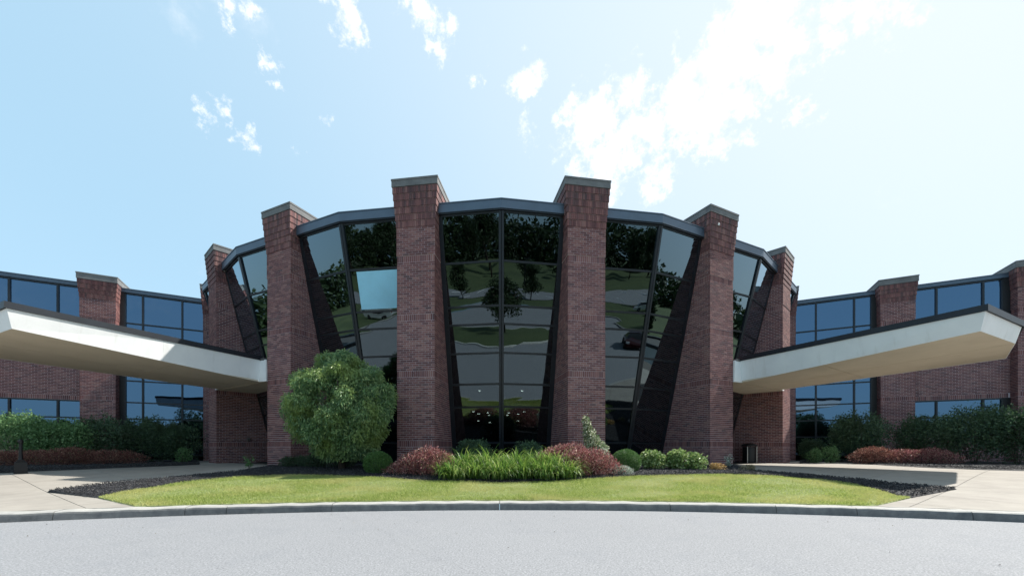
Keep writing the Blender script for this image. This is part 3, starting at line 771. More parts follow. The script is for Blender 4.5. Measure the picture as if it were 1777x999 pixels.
    # backing just above the soffit joints
    V = [(*pl(v*.998), zs(v.length)+.05) for v in out] + [(*pl(inn[1]), zs(16)+.05), (*pl(inn[0]), zs(16)+.05)]
    link('canopy_deck', new_mesh('canopy_deck', V, [tuple(range(len(V)))], M['dark']), can)
canopy(1); canopy(-1)

# ------------------------------------------------------------------ wings
def wing_frame(sg):
    w = bpy.data.objects.new('wing', None); sc.collection.objects.link(w); w.parent = bld
    w['label'] = '%s two storey wing with ribbon windows' % ('right' if sg > 0 else 'left')
    # local: x along wall outward(s), y into the building, z up ; mirror for left handled in coordinates
    def W(s, p, z): x, y = wing_pt(s, p, sg); return (x, y, z)   # p = forward
    def wbox(A, s0, s1, p0, p1, z0, z1, m=0):
        P8 = [W(s0, p1, z0), W(s1, p1, z0), W(s1, p0, z0), W(s0, p0, z0), W(s0, p1, z1), W(s1, p1, z1), W(s1, p0, z1), W(s0, p0, z1)]
        if sg < 0: P8 = [P8[1], P8[0], P8[3], P8[2], P8[5], P8[4], P8[7], P8[6]]
        A.box8(P8, m)
    class WF:
        def __init__(s, A): s.A = A
        def box(s, x0, x1, y0, y1, z0, z1, m=0): wbox(s.A, x0, x1, -y1, -y0, z0, z1, m)
    ang = math.atan2(-.4448, .8956)*sg
    pc, pb, pcap = wing_frame.pm
    starts = [20.6, 25.1, 29.6]
    for s0 in starts:
        x, y, _ = W(s0 + PW/2, .45, 0)
        p = link('brick_pier', pc, bld, (x, y, 0), ang); link('brickwork', pb, p, kind='stuff'); link('pier_cap', pcap, p)
    # spandrels and plinths as brickwork on a mortar backing
    for s0, s1 in ((21.83, 25.09), (26.33, 29.59)):
        for k0, k1, bb in ((42, 80, {42}), (-2, 18, {10})):
            wall = Acc(); bw = Acc(); f = WF(bw)
            wbox(wall, s0, s1, -.25, -.003, k0*c - (.3 if k0 < 0 else 0), k1*c); brick_rows(f, s1-s0, k0, k1, bb, 0, s0)
            wo_ = link('brick_wall', wall.mesh('brick_wall', M['mortar']), w); link('brickwork', bw.mesh('brickwork', M['brick']), wo_, kind='stuff')
    # fascia
    A = Acc(); wbox(A, 16.6, 31.5, -.3, .06, 8.17, 8.33); wbox(A, 16.6, 31.5, -.3, .08, 8.33, 8.36)
    link('roof_fascia', A.mesh('roof_fascia', [M['fascia']]), w)
    # glazing
    def glaze(cols, zs_, pback=0.0):
        A = Acc()
        for s in cols: wbox(A, s-.035, s+.035, -.12, .02, zs_[0], zs_[-1])
        for z in zs_: wbox(A, cols[0]+.036, cols[-1]-.036, -.10, .012, z-.03, z+.03)
        fr = link('window_frame', A.mesh('window_frame', M['frame']), w)
        for i in range(len(cols)-1):
            for j in range(len(zs_)-1):
                A = Acc(); ti = random.uniform(-.002, .002)
                wbox(A, cols[i]+.03, cols[i+1]-.03, -.05+ti, -.04+ti, zs_[j]+.02, zs_[j+1]-.02)
                link('window_pane', A.mesh('window_pane', M['skyglass']), w)
    glaze([17.3, 18.2, 19.74, 20.40], [.25, 1.2, 2.05, 2.85, 3.9, 5.3, 6.70, 8.13])
    for o in (0, 4.5):
        glaze([21.86+o, 22.73+o, 24.26+o, 24.85+o], [5.5, 6.70, 8.13])
        glaze([21.86+o, 22.73+o, 24.26+o, 24.85+o], [1.25, 2.05, 2.83])
    for s0, s1, z0, z1 in ((20.41, 20.62, .2, 8.16), (24.87, 25.12, 80*c, 8.16), (24.87, 25.12, 18*c, 42*c-.01), (29.37, 29.62, 80*c, 8.16), (29.37, 29.62, 18*c, 42*c-.01)):
        A = Acc(); wbox(A, s0, s1, -.3, .03, z0, z1); link('jamb_panel', A.mesh('jamb_panel', M['jamb']), w)
    # inner box: floor slab, back wall and side wall
    A = Acc(); wbox(A, 16.0, 31.5, -9.2, -9.0, -.3, 8.2); wbox(A, 31.3, 31.5, -9, -.3, -.3, 8.2); wbox(A, 16.5, 31.3, -9, -.45, 4.0, 4.3); wbox(A, 16.5, 31.3, -9, -.3, -.1, .02)
    link('inner_wall', A.mesh('inner_wall', M['dark']), w)
wing_frame.pm = pier_meshes(1.2, 4, lambda z: 1.0)
wing_frame(1); wing_frame(-1)

# roof slab, interior -----------------------------------------------------------
pts = [(18.1*math.sin(2*j*A1), 30.6-18.1*math.cos(2*j*A1)) for j in range(-3, 4)]
R_ = [wing_pt(17.2, -.2), wing_pt(31.4, -.2), wing_pt(31.4, -9.1), wing_pt(20, -9.1)]
L_ = [(-x, y) for x, y in R_[::-1]]
poly = pts + R_ + [(9.5, 46), (-9.5, 46)] + L_
N = len(poly); V = [(x, y, 8.31) for x, y in poly] + [(x, y, 8.16) for x, y in poly]
link('roof', new_mesh('roof', V, [tuple(range(N)), tuple(range(N, 2*N))[::-1]] + [(i, i+N, (i+1) % N + N, (i+1) % N) for i in range(N)], M['roof']), bld)
A = Acc(); A.box(-9.5, 9.5, 45.8, 46, -.3, 8.16)
for s in (-1, 1):
    a = Vector((s*9.4, 46)); b = Vector((s*wing_pt(20, -9.1)[0], wing_pt(20, -9.1)[1])); A.bar((a.x, a.y, 4), (b.x, b.y, 4), .2, 8.3)
link('inner_wall', A.mesh('inner_wall', M['dark']), bld)
V = [(x*.97, 30.6+(y-30.6)*.93, .02) for x, y in pts] + [(9.4, 45.8, .02), (-9.4, 45.8, .02)]
link('floor', new_mesh('floor', V, [tuple(range(len(V)))], M['dark']), bld)
A = Acc(); A.box(-8.5, 8.5, 15.6, 45.7, 3.2, 3.45); ceil_ = link('ceiling', A.mesh('ceiling', M['dark']), bld)
V, Fl = lathe([(.055, -.02), (.065, 0), (.065, .01)], 12); lm = new_mesh('downlight', V, Fl, M['lamp'])
for (x, y) in ((832,678),(906,678),(821.5,714),(830.5,718),(846,716),(848,720),(882.8,716),(880.6,720),(899,718),(909.8,714),(794.8,728.6),(830,729.8),(850,733),(899,729.8),(934.7,728.6)):
    v = px_dir(x, y); t = (3.17-EYE)/v.z; s_ = .8 + .5*(v.y*t-17)/12
    o = link('downlight', lm, ceil_, (v.x*t, v.y*t, 3.18)); o.scale = (s_, s_, 1)

# small wall fittings
A = Acc(); A.box(-.06, .06, -.05, 0, -.08, .08); A.box(-.045, .045, -.06, -.05, -.06, .06)
om = A.mesh('wall_outlet', M['steel'])
p5 = piers[-5]; o = link('wall_outlet', om, p5, (PW/2+.012, 1.15, 1.0), R(90))
# little lights on the third piers
V, Fl = lathe([(.0, -.045), (.03, -.035), (.04, 0), (.045, .02), (.02, .045)], 12)
lm2 = new_mesh('wall_light', V, Fl, M['white'])
link('wall_light', lm2, piers[-5], (PW/2+.13, .25, 8.05)); link('wall_light', lm2, piers[3], (-.30, -.10, 8.45)); link('wall_light', lm2, piers[5], (PW/2+.12, .35, 8.0))

# ------------------------------------------------------------------ plants
def leaf_cloud(n, ells, size, aspect=.45, droop=.3, shell=.55, upbias=.15, lump=.16, seed=1, jitter=.5, zmin=None, spike=None, base=None):
    g = np.random.default_rng(seed); E = np.array([[*e[0], *e[1]] for e in ells], float)
    wv = (E[:, 3]*E[:, 4]*E[:, 5])**(2/3); idx = g.choice(len(E), n, p=wv/wv.sum()); C = E[idx, :3]; Rd = E[idx, 3:]
    d = g.normal(size=(n, 3)); d[:, 2] += upbias; d /= np.linalg.norm(d, axis=1)[:, None]
    rad = shell + (1-shell)*g.uniform(0, 1, n)**.6
    ph = g.uniform(0, 6.28, 6)
    lum = 1 + lump*(np.sin(d[:, 0]*5+ph[0]+C[:, 0]*3)*np.sin(d[:, 1]*5+ph[1])*1.0 + .8*np.sin(d[:, 2]*7+ph[2]+d[:, 0]*6) * np.cos(d[:, 1]*8+ph[3])) + g.normal(0, lump*.28, n)
    Pp = C + d*Rd*(rad*lum)[:, None]
    if zmin is not None: Pp[:, 2] = np.maximum(Pp[:, 2], zmin + g.uniform(0, .05, n))
    out = d/Rd; out /= np.linalg.norm(out, axis=1)[:, None]
    t = g.normal(size=(n, 3))*jitter + out*.6; t[:, 2] -= droop
    if spike: t = out*spike + g.normal(size=(n, 3))*.35 + np.array([0, 0, spike*.6])
    t /= np.linalg.norm(t, axis=1)[:, None]
    nn = out + g.normal(size=(n, 3))*jitter; s = np.cross(t, nn); s /= np.linalg.norm(s, axis=1)[:, None]; nn = np.cross(s, t)
    L = size*g.uniform(.6, 1.3, n)[:, None]; W_ = L*aspect*.5
    b = Pp; m = Pp + t*L*.5; tip = Pp + t*L - nn*L*.12
    V = np.stack([b, m + s*W_ + nn*L*.06, tip, m - s*W_ + nn*L*.06], 1).reshape(-1, 3)
    return V, np.arange(n*4).reshape(n, 4)
def merge(*parts):
    Vs, Fs, n = [], [], 0
    for V, Fc in parts: Vs.append(np.asarray(V, float)); Fs.append(np.asarray(Fc)+n); n += len(V)
    return np.concatenate(Vs), np.concatenate(Fs)
def plant(name, loc, V, Fc, mt, label, cat, stem=None, group=None, crown='foliage'):
    e = bpy.data.objects.new(name, None); sc.collection.objects.link(e); e.location = loc; thing(e, label, cat, group)
    link(crown, new_mesh(crown, V, Fc, mt), e)
    Vs, Fs, Ms = [], [], 0
    if stem is None:
        zt = float(np.percentile(V[:, 2], 60)); stem = []
        for i in range(5):
            a = i*1.3; rr = float(np.abs(V[:, 0]).max())*.45; stem.append(([(0.03*math.cos(a), .03*math.sin(a), -.03), (rr*.4*math.cos(a), rr*.4*math.sin(a), zt*.5), (rr*math.cos(a), rr*math.sin(a), zt)], [.012, .008, .004]))
    n = 0
    for path, radii in stem:
        V1, F1 = tube(path, radii, 6); Vs += V1; Fs += [tuple(i+n for i in f) for f in F1]; n += len(V1)
    link('stem' if crown == 'foliage' else 'trunk', new_mesh('stem', Vs, Fs, M['bark'], smooth=True), e)
    return e
# the big round weeping tree by the left piers
D = 11.5; x0, y0, z0 = at(592, D); sc_ = D/F
ells = [((0, 0, 2.05), (1.22, 1.05, 1.08))]
g_ = random.Random(5)
for i in range(100):
    a = i*2.39996; el = math.asin(g_.uniform(-.93, .995)); r = g_.uniform(.86, .98)
    ce = math.cos(el)**(1.5 if el > 0 else 1.0); cx, cy, cz = r*1.42*math.cos(a)*ce, r*1.2*math.sin(a)*ce, 1.98 + r*(1.36 if el > 0 else 1.25)*math.sin(el)
    s = g_.uniform(.19, .31); ells.append(((cx, cy, cz), (s*1.1, s*1.1, s*.85)))
for i in range(12):
    a = i*.523; ells.append(((1.0*math.cos(a+.2), .85*math.sin(a+.2), 1.2+.1*math.sin(i*3)), (.34, .32, .36))); ells.append(((.60*math.cos(a)+.15, .5*math.sin(a), .80), (.36, .34, .48)))
V, Fc = leaf_cloud(85000, ells, .092, .32, .8, .55, .1, .15, 3, .6)
stems = [([(0, 0, -.1), (.05, 0, .6), (.1*math.cos(a), .1*math.sin(a), 1.1), (.7*math.cos(a), .7*math.sin(a), 1.9), (.95*math.cos(a), .95*math.sin(a), 2.5)], [.11, .085, .06, .035, .015]) for a in (0, 1.2, 2.4, 3.7, 5)]
plant('round_tree', (x0, y0, z0), V, Fc, M['tree'], 'large rounded dark green tree standing between the two left piers', 'tree', stems, None, 'crown')

def mound(px, D, w_px, top_py, base_py=None, depth=None, mt='shrub', n=6000, size=.045, aspect=.5, droop=.3, shell=.6, lump=.12, seed=1, name='shrub', label='', cat='shrub', nl=8, spike=None, group=None, flat=.9, lsz=(.3, .55), jitter=.5):
    x, y, z = at(px, D); w = w_px/F*D/2; top = EYE + (PY-top_py)/F*D - z
    dp = depth or w*.8; g = random.Random(seed); ells = [((0, 0, top*.45), (w*.85, dp*.85, top*.5))]
    for i in range(nl):
        a = g.uniform(0, 6.28); q = g.uniform(.3, .95); s = g.uniform(*lsz)
        hx = w*(1-s*.7)*math.cos(a)*q/.95; hy = dp*(1-s*.7)*math.sin(a)*q/.95
        k = math.sqrt(max(.05, 1-(q*.85)**2)) if flat < 1 else 1
        cz = top*(.62*k+.05); rz_ = max(.1, min(top*.42, top - cz)); ells.append(((hx, hy, min(cz, top-rz_)), (w*s*.8, dp*s*.9, rz_)))
    V, Fc = leaf_cloud(n, ells, size, aspect, droop, shell, .2, lump, seed, jitter, .01, spike)
    return plant(name, (x, y, z), V, Fc, M[mt], label, cat, None, group)
def hedge(px0, px1, D0, D1, tops, mt, n, size, seed, label, dp=.34, spike=.5, name='barberry_shrub'):
    xm, ym, zm = at((px0+px1)/2, (D0+D1)/2); E = []; N = max(6, int((px1-px0)/9)); g = random.Random(seed)
    for i in range(N):
        t = i/(N-1); x, y, z = at(px0+(px1-px0)*(.04+.92*t), D0+(D1-D0)*t); tp = interp([(k/(len(tops)-1), v) for k, v in enumerate(tops)], t)
        h = EYE + (PY-tp)/F*y - z + g.uniform(-.03, .03); h = max(h, .15)
        if i in (0, N-1): h *= .8
        E.append(((x-xm, y-ym+g.uniform(-.05, .05), z-zm+h*.48), (.30*(px1-px0)/N/9+.12, dp*g.uniform(.8, 1.1), h*.52)))
    V, Fc = leaf_cloud(n, E, size, .4, -.2, .6, .3, .10, seed, .6, None, spike); V[:, 2] = np.maximum(V[:, 2], .01)
    return plant(name, (xm, ym, zm), V, Fc, M[mt], label, 'shrub')
def boxball(px, D, w_px, top_py, label, seed):
    x, y, z = at(px, D); w = w_px/F*D/2; top = EYE + (PY-top_py)/F*D - z
    V, Fc = leaf_cloud(15000, [((0, 0, top*.46), (w, w, top*.55))], .026, .6, .1, .86, .1, .015, seed, .8, .0)
    plant('boxwood_ball', (x, y, z), V, Fc, M['box'], label, 'shrub')
boxball(656, 10.7, 48, 783, 'small clipped boxwood ball under the large round tree', 4)
boxball(1086, 11.0, 50, 779.5, 'clipped boxwood ball right of the red barberry', 5)
mound(820, 11.9, 86, 762, mt='shrub', n=5000, size=.06, seed=14, label='dark leafy shrub behind the daylilies, left of the centre mullion', nl=8, depth=.45)
mound(915, 11.9, 70, 765, mt='shrub', n=4500, size=.06, seed=15, label='dark leafy shrub behind the daylilies, right of the centre mullion', nl=8, depth=.45)
mound(1134, 11.6, 52, 782, mt='hosta', n=1500, size=.085, aspect=.65, droop=.1, seed=16, name='hosta', label='pale green leafy clump next to the boxwood ball', cat='plant', nl=5, depth=.4)
mound(1180, 11.5, 46, 781, mt='hosta', n=1500, size=.09, aspect=.65, droop=.1, seed=17, name='hosta', label='tallest pale green clump, in the middle of the three', cat='plant', nl=5, depth=.4)
mound(1210, 11.3, 34, 786, mt='hosta', n=900, size=.08, aspect=.65, droop=.1, seed=18, name='hosta', label='pale green clump nearest the right pier', cat='plant', nl=4, depth=.32)
mound(1246, 11.2, 32, 803, mt='amber', n=900, size=.04, aspect=.6, seed=19, name='amber_plant', label='small orange plant in front of the right pier', cat='plant', nl=3, depth=.22)
mound(1296, 11.0, 28, 806, mt='amber2', n=900, size=.035, aspect=.5, seed=20, name='amber_plant', label='small dusty tan plant beside the canopy walk', cat='plant', nl=3, depth=.2)
mound(1080, 10.3, 50, 807, mt='silver', n=1500, size=.03, aspect=.5, seed=21, name='ground_cover', label='low silver ground cover in front of the boxwood ball', cat='plant', nl=4, depth=.2)
mound(1045, 10.9, 34, 779, mt='silver', n=900, size=.06, aspect=.35, seed=22, name='silver_plant', label='spiky silver plant between barberry and boxwood ball', cat='plant', nl=4, depth=.2, spike=.6)
mound(570, 12.6, 120, 786, mt='shrub', n=5500, size=.05, seed=23, label='low dark undergrowth shrub below the large round tree', nl=10, depth=.6, shell=.4)
mound(510, 12.8, 60, 790, mt='shrub', n=2500, size=.05, seed=24, label='straggling low shrub at the foot of the far left pier', nl=6, depth=.3, shell=.4)
# variegated climber on the right centre pier
x, y, z = at(1032, 11.6)
ells = [((0, 0, .35), (.34, .3, .4)), ((-.08, 0, .85), (.22, .2, .3)), ((.2, 0, .55), (.2, .2, .28)), ((-.2, 0, 1.15), (.13, .12, .25)), ((-.26, 0, 1.42), (.08, .08, .2))]
V, Fc = leaf_cloud(3200, ells, .07, .6, .3, .4, .1, .2, 31, .6, .02)
plant('variegated_climber', (x, y, z), V, Fc, M['varieg'], 'tapering white and green variegated climber against the right centre pier', 'plant', [([(.02, 0, -.05), (-.05, 0, .6), (-.2, 0, 1.1), (-.27, 0, 1.55)], [.02, .015, .01, .004])])
def sprig(px, D, top, mt, label, seed):
    x, y, z = at(px, D); h = EYE + (PY-top)/F*D - z; g = random.Random(seed); st = []; E = []
    for i in range(4):
        a = g.uniform(0, 6.28); l = h*g.uniform(.6, 1)
        st.append(([(0, 0, -.03), (.04*math.cos(a), .04*math.sin(a), l*.5), (.10*math.cos(a), .10*math.sin(a), l)], [.006, .005, .003]))
        for k in range(4): f = .35+.65*k/3; E.append(((.10*f*math.cos(a), .10*f*math.sin(a), l*f), (.05, .05, .05)))
    V, Fc = leaf_cloud(170, E, .055, .55, .2, .2, .1, .1, seed, .8)
    plant('sapling', (x, y, z), V, Fc, M[mt], label, 'plant', st)
sprig(433, 11.9, 789, 'shrub2', 'small leafy sapling in the mulch by the left walk', 41)
sprig(1264, 12.6, 786, 'silver', 'thin pale flowering sapling against the right pier', 42)
# daylilies
def lily(px, D, h, n, seed, label, wid=.34):
    x, y, z = at(px, D); g = np.random.default_rng(seed); K = 6
    bx = g.normal(0, wid*.33, n); by = g.normal(0, wid*.30, n); a = np.arctan2(by, bx) + g.normal(0, .7, n)
    Lb = h*g.uniform(.75, 1.45, n); el = np.radians(g.uniform(48, 88, n)); curl = g.uniform(1.3, 3.3, n); w = g.uniform(.008, .0135, n)
    V = np.zeros((n, (K+1)*2, 3)); p = np.stack([bx, by, np.zeros(n)], 1)
    sx, sy = -np.sin(a), np.cos(a)
    for i in range(K+1):
        f = i/K; ww = w*(1-f**2*.92)*(.6+.4*min(1, f*4)); V[:, 2*i] = p - np.stack([sx*ww, sy*ww, 0*ww], 1); V[:, 2*i+1] = p + np.stack([sx*ww, sy*ww, 0*ww], 1)
        e = el - curl*(f**1.6); st = Lb/K; p = p + np.stack([np.cos(e)*np.cos(a)*st, np.cos(e)*np.sin(a)*st, np.sin(e)*st], 1); p[:, 2] = np.maximum(p[:, 2], .02)
    q = np.array([[2*i, 2*i+1, 2*i+3, 2*i+2] for i in range(K)]); Fc = (q[None] + (np.arange(n)*(K+1)*2)[:, None, None]).reshape(-1, 4)
    e = bpy.data.objects.new('daylily_clump', None); sc.collection.objects.link(e); e.location = (x, y, z+.03); thing(e, label, 'plant', 'daylily clumps in the centre bed')
    link('leaves', new_mesh('leaves', V.reshape(-1, 3), Fc, M['lily']), e, kind='stuff')
front = [(790, 'leftmost front daylily clump touching the left barberry'), (828, 'second front daylily clump from the left barberry'), (868, 'front daylily clump right below the centre mullion'), (908, 'front daylily clump just right of the centre mullion'), (946, 'second front daylily clump from the right barberry'), (977, 'rightmost front daylily clump touching the right barberry')]
for i, (px, lb) in enumerate(front): lily(px, 9.75 + .08*(i % 2), .52, 560, 50+i, lb, .40)
back = [(805, 'rear daylily clump in front of the left dark shrub'), (850, 'rear daylily clump left of the centre mullion'), (893, 'rear daylily clump right of the centre mullion'), (935, 'rear daylily clump in front of the right dark shrub'), (965, 'rear daylily clump beside the rear barberry')]
for i, (px, lb) in enumerate(back): lily(px, 10.4 + .07*(i % 2), .70, 520, 60+i, lb, .42)

# wing shrubs
mound(28, 15.6, 130, 716, mt='shrub2', n=9000, size=.085, seed=71, lump=.18, label='bright green shrub at the far left, behind the smoking post', nl=14, depth=.9, lsz=(.3, .5))
mound(105, 15.9, 120, 729, mt='shrub2', n=8500, size=.085, seed=72, lump=.18, label='bright green shrub below the left wing window', nl=13, depth=.9)
mound(178, 16.6, 120, 724, mt='shrub', n=8500, size=.08, seed=73, spike=.35, lump=.2, label='mid green shrub in front of the left wing pier', nl=12, depth=.9)
mound(252, 17.2, 110, 726, mt='shrub', n=8500, size=.08, seed=74, spike=.35, lump=.2, label='dark spreading shrub below the left curtain wall', nl=12, depth=.9)
mound(315, 17.4, 76, 735, mt='shrub', n=5500, size=.08, seed=75, spike=.35, lump=.2, label='dark shrub next to the left covered entrance', nl=9, depth=.8)
mound(318, 16.6, 30, 774, mt='shrub2', n=900, size=.06, seed=76, label='small green bush in front of the dark shrub by the left entrance', nl=4, depth=.25)
mound(1408, 19.0, 50, 762, mt='shrub', n=3500, size=.08, seed=80, spike=.35, lump=.2, label='deeply shaded shrub beside the right covered entrance', nl=6, depth=.5)
mound(1497, 17.2, 116, 717, mt='shrub', n=10000, size=.085, seed=81, spike=.35, lump=.2, label='dark shrub in front of the right wing pier', nl=14, depth=.9)
mound(1612, 16.4, 120, 722, mt='shrub', n=9500, size=.08, seed=82, spike=.35, lump=.2, label='dark shrub under the right wing window', nl=13, depth=.9)
mound(1690, 15.2, 130, 706, mt='shrub', n=12000, size=.08, seed=83, spike=.35, lump=.2, label='tall dark green shrub right of the red hedge', nl=15, depth=1.0)
mound(1765, 14.6, 110, 706, mt='shrub', n=9000, size=.08, seed=84, spike=.35, lump=.2, label='dark green shrub at the far right edge', nl=12, depth=.9)
mound(1413, 16.6, 28, 777, mt='shrub2', n=1400, size=.05, seed=85, label='small rounded green bush nearest the right entrance', nl=4, depth=.3)
mound(1442, 16.4, 32, 773, mt='shrub2', n=1200, size=.06, seed=86, label='small loose green bush left of the red hedge', nl=5, depth=.3)

hedge(684, 776, 10.6, 10.2, [808, 800, 788, 778, 774, 777, 786], 'berry', 8000, .055, 11, 'dark red barberry mound at the foot of the left centre pier', .45)
hedge(944, 1018, 10.7, 10.9, [782, 773, 768, 769, 776], 'berry', 7000, .055, 12, 'rear red barberry mound beside the tallest daylilies', .42)
hedge(984, 1060, 10.2, 10.4, [786, 780, 777, 777, 783, 796], 'berry', 8000, .055, 13, 'front red barberry mound below the variegated climber', .42)
hedge(-40, 96, 13.2, 14.1, [784, 783, 781, 780], 'berry2', 8000, .05, 77, 'long reddish barberry hedge piece behind the smoking post')
hedge(96, 150, 14.1, 14.6, [779, 775, 777], 'berry2', 5000, .05, 78, 'taller reddish barberry in the middle of the left bed')
hedge(150, 243, 14.6, 15.4, [780, 781, 783], 'berry2', 5000, .05, 79, 'shaded brown barberry at the right end of the left bed')
hedge(1490, 1546, 15.6, 15.2, [777, 773, 779], 'berry2', 5000, .05, 87, 'short dull end piece of the right red barberry hedge')
hedge(1543, 1655, 15.2, 14.6, [781, 780, 779, 778, 782], 'berry', 9500, .05, 88, 'long bright red barberry hedge in the right bed', .28)
# smoking post
x, y = P(36, 821)
e = bpy.data.objects.new('smoking_post', None); sc.collection.objects.link(e); e.location = (x, y, gz(x, y)+.004); e.rotation_euler = (0, 0, R(51)); thing(e, 'black cigarette receptacle post with a square flared base on the left walk', 'ash receptacle')
A = Acc()
def frus(A, z0, z1, w0, w1): A.box8([(-w0,-w0,z0),(w0,-w0,z0),(w0,w0,z0),(-w0,w0,z0),(-w1,-w1,z1),(w1,-w1,z1),(w1,w1,z1),(-w1,w1,z1)])
frus(A, 0, .02, .125, .125); frus(A, .02, .29, .116, .112); frus(A, .29, .37, .112, .05)
link('base', A.mesh('base', M['blackmetal']), e)
V, Fl = lathe([(.048, .35), (.040, .42), (.034, .60), (.034, .80), (.050, .83), (.050, .88), (.02, .91)], 16)
link('neck', new_mesh('neck', V, Fl, M['blackmetal'], smooth=False), e)
# litter bin
x, y = at(1300, 16.9)[:2]
e = bpy.data.objects.new('litter_bin', None); sc.collection.objects.link(e); e.location = (x, y, gz(x, y)+.004); thing(e, 'black round litter bin with a wide lid rim under the right canopy', 'bin')
V, Fl = lathe([(.24, 0), (.25, .03), (.25, .66), (.26, .68)], 28); link('body', new_mesh('body', V, Fl, M['blackmetal'], smooth=False), e)
V, Fl = lathe([(.30, .70), (.31, .72), (.31, .75), (.24, .80), (.10, .84)], 28); link('lid', new_mesh('lid', V, Fl, M['blackmetal'], smooth=False), e)
A = Acc()
for a in (-2.35, -.75):
    A.box(.28*math.cos(a)-.012, .28*math.cos(a)+.012, .28*math.sin(a)-.012, .28*math.sin(a)+.012, 0, .70)
link('post', A.mesh('post', M['steel']), e)

# ------------------------------------------------------------------ across the drive (seen mirrored in the glass)
isl = bpy.data.objects.new('island_kerb', None)
def island():
    V = []; n = 72; cy = -10.2; ax, ay = 15.5, 5.0
    V = [(0, cy, -.25)]
    for s in (.5, 1.0):
        for k in range(n):
            a = 2*math.pi*k/n; V.append((ax*s*math.sin(a), cy+ay*s*math.cos(a)-.012*(ax*s*math.sin(a))**2, -.26 if s < 1 else -.30))
    Fl = [(0, 1+(k+1) % n, 1+k) for k in range(n)] + [(1+k, 1+(k+1) % n, 1+n+(k+1) % n, 1+n+k) for k in range(n)]
    link('traffic_island', new_mesh('traffic_island', V, Fl, M['field'], smooth=True), kind='structure', label='lens shaped grass island in the drive')
    A = Acc()
    for k in range(n):
        p = [];
        for kk in (k, k+1):
            a = 2*math.pi*kk/n
            for s in (1.0, 1.16/1.0 if False else 1.0):
                pass
            x, y = ax*math.sin(a), cy+ay*math.cos(a)-.012*(ax*math.sin(a))**2; ex, ey = math.sin(a), math.cos(a)*1.0
            p.append(((x-.02*ex, y-.02*ey), (x+.18*ex, y+.18*ey)))
        (i0, o0), (i1, o1) = p
        A.box8([(*i0, -.43), (*o0, -.43), (*o1, -.43), (*i1, -.43), (*i0, -.285), (*o0, -.285), (*o1, -.285), (*i1, -.285)])
    link('island_kerb', A.mesh('island_kerb', m_simple('pale_kerb', (.55, .54, .50), .85, 0, 4, .15, .2)), kind='structure', label='pale kerb round the grass island')
island()
def far_tree(x, y, h, cr, label, seed, n=2600, mt='wood', leaf=.30, group=None, z=None, name='shade_tree'):
    z = gz(x, y) if z is None else z; g = random.Random(seed); E = []
    for i in range(12):
        a = g.uniform(0, 6.28); q = g.uniform(0, .75); hz_ = g.uniform(.35, .95)
        E.append(((cr*q*math.cos(a)*(1.2-hz_*.6), cr*q*math.sin(a)*(1.2-hz_*.6), h*hz_*.95), (cr*g.uniform(.3, .5), cr*g.uniform(.3, .5), h*.16)))
    V, Fc = leaf_cloud(n, E, leaf, .7, .2, .3, .1, .15, seed, .8)
    st = [([(0, 0, -.2), (0, 0, h*.3), (cr*.4*math.cos(a), cr*.4*math.sin(a), h*.7)], [h*.022, h*.018, h*.006]) for a in (0, 2.1, 4.2)]
    return plant(name, (x, y, z), V, Fc, M[mt], label, 'tree', st, group, 'crown')
far_tree(-7.6, -12.2, 5.2, 2.3, 'round shade tree on the left half of the island', 101, 5000, leaf=.2, z=-.28)
far_tree(7.8, -12.4, 4.9, 2.2, 'round shade tree on the right half of the island', 102, 5000, leaf=.2, z=-.28)
far_tree(-24, -44, 6, 2.4, 'small tree at the left end of the parking lot', 103)
far_tree(-19, -63, 6.5, 2.6, 'small tree on the meadow edge left of the lot', 104)
far_tree(27, -62, 6, 2.4, 'small tree on the meadow edge right of the lot', 105)
far_tree(22, -44, 5.5, 2.1, 'small tree at the right end of the parking lot', 106)
far_tree(-33, -17, 7, 3.0, 'tree beside the drive on the left bend', 107, 3500)
far_tree(33, -16, 7, 3.0, 'tree beside the drive on the right bend', 108, 3500)
# lamp posts
def lamp_post(x, y, label):
    e = bpy.data.objects.new('lamp_post', None); sc.collection.objects.link(e); e.location = (x, y, gz(x, y)); thing(e, label, 'lamp post', 'lamp posts round the parking lot')
    V, Fl = tube([(0, 0, 0), (0, 0, 6.5)], [.09, .06], 8); link('pole', new_mesh('pole', V, Fl, M['blackmetal']), e)
    A = Acc(); A.box(-.7, .7, -.15, .15, 6.5, 6.68); link('lamp_head', A.mesh('lamp_head', M['blackmetal']), e)
lamp_post(20, -43, 'thin dark lamp post at the right edge of the lot'); lamp_post(-30, -48, 'thin dark lamp post at the left edge of the lot'); lamp_post(34, -50, 'thin dark lamp post at the far right of the lot')
# woods: individually standing trees plus a mass behind
k = 0
for i in range(46):
    az = -78 + 156*i/45 + random.uniform(-1.2, 1.2); d = random.uniform(98, 122)
    if abs(az) > 50: d *= .55
    x = d*math.sin(R(az)); y = -d*math.cos(R(az)) + 5
    hh = random.uniform(11, 16) if az < 14 else random.uniform(8.5, 13.5)
    if abs(az) > 55: hh *= .6
    if abs(az) < 13: hh *= .42
    if 13 <= az < 27: hh *= .72
    side = 'left' if az < 0 else 'right'
    far_tree(x, y, hh, hh*.34, 'tall dark tree in the woodland edge beyond the meadow', 200+i, 4200, leaf=.42, group='trees of the woodland edge', name='woodland_tree')
E = []
for i in range(120):
    az = -100 + 200*i/119 + random.uniform(-1, 1); d = random.uniform(128, 150); x = d*math.sin(R(az)); y = -d*math.cos(R(az)); hh = random.uniform(10, 15)*(.75 if abs(az) > 50 else 1)*(.25 if abs(az) < 13 else 1)
    E.append(((x, y, gz(x, y)+hh*.45), (6, 6, hh*.6)))
V, Fc = leaf_cloud(60000, E, 1.3, .8, .2, .6, .2, .15, 9, .9)
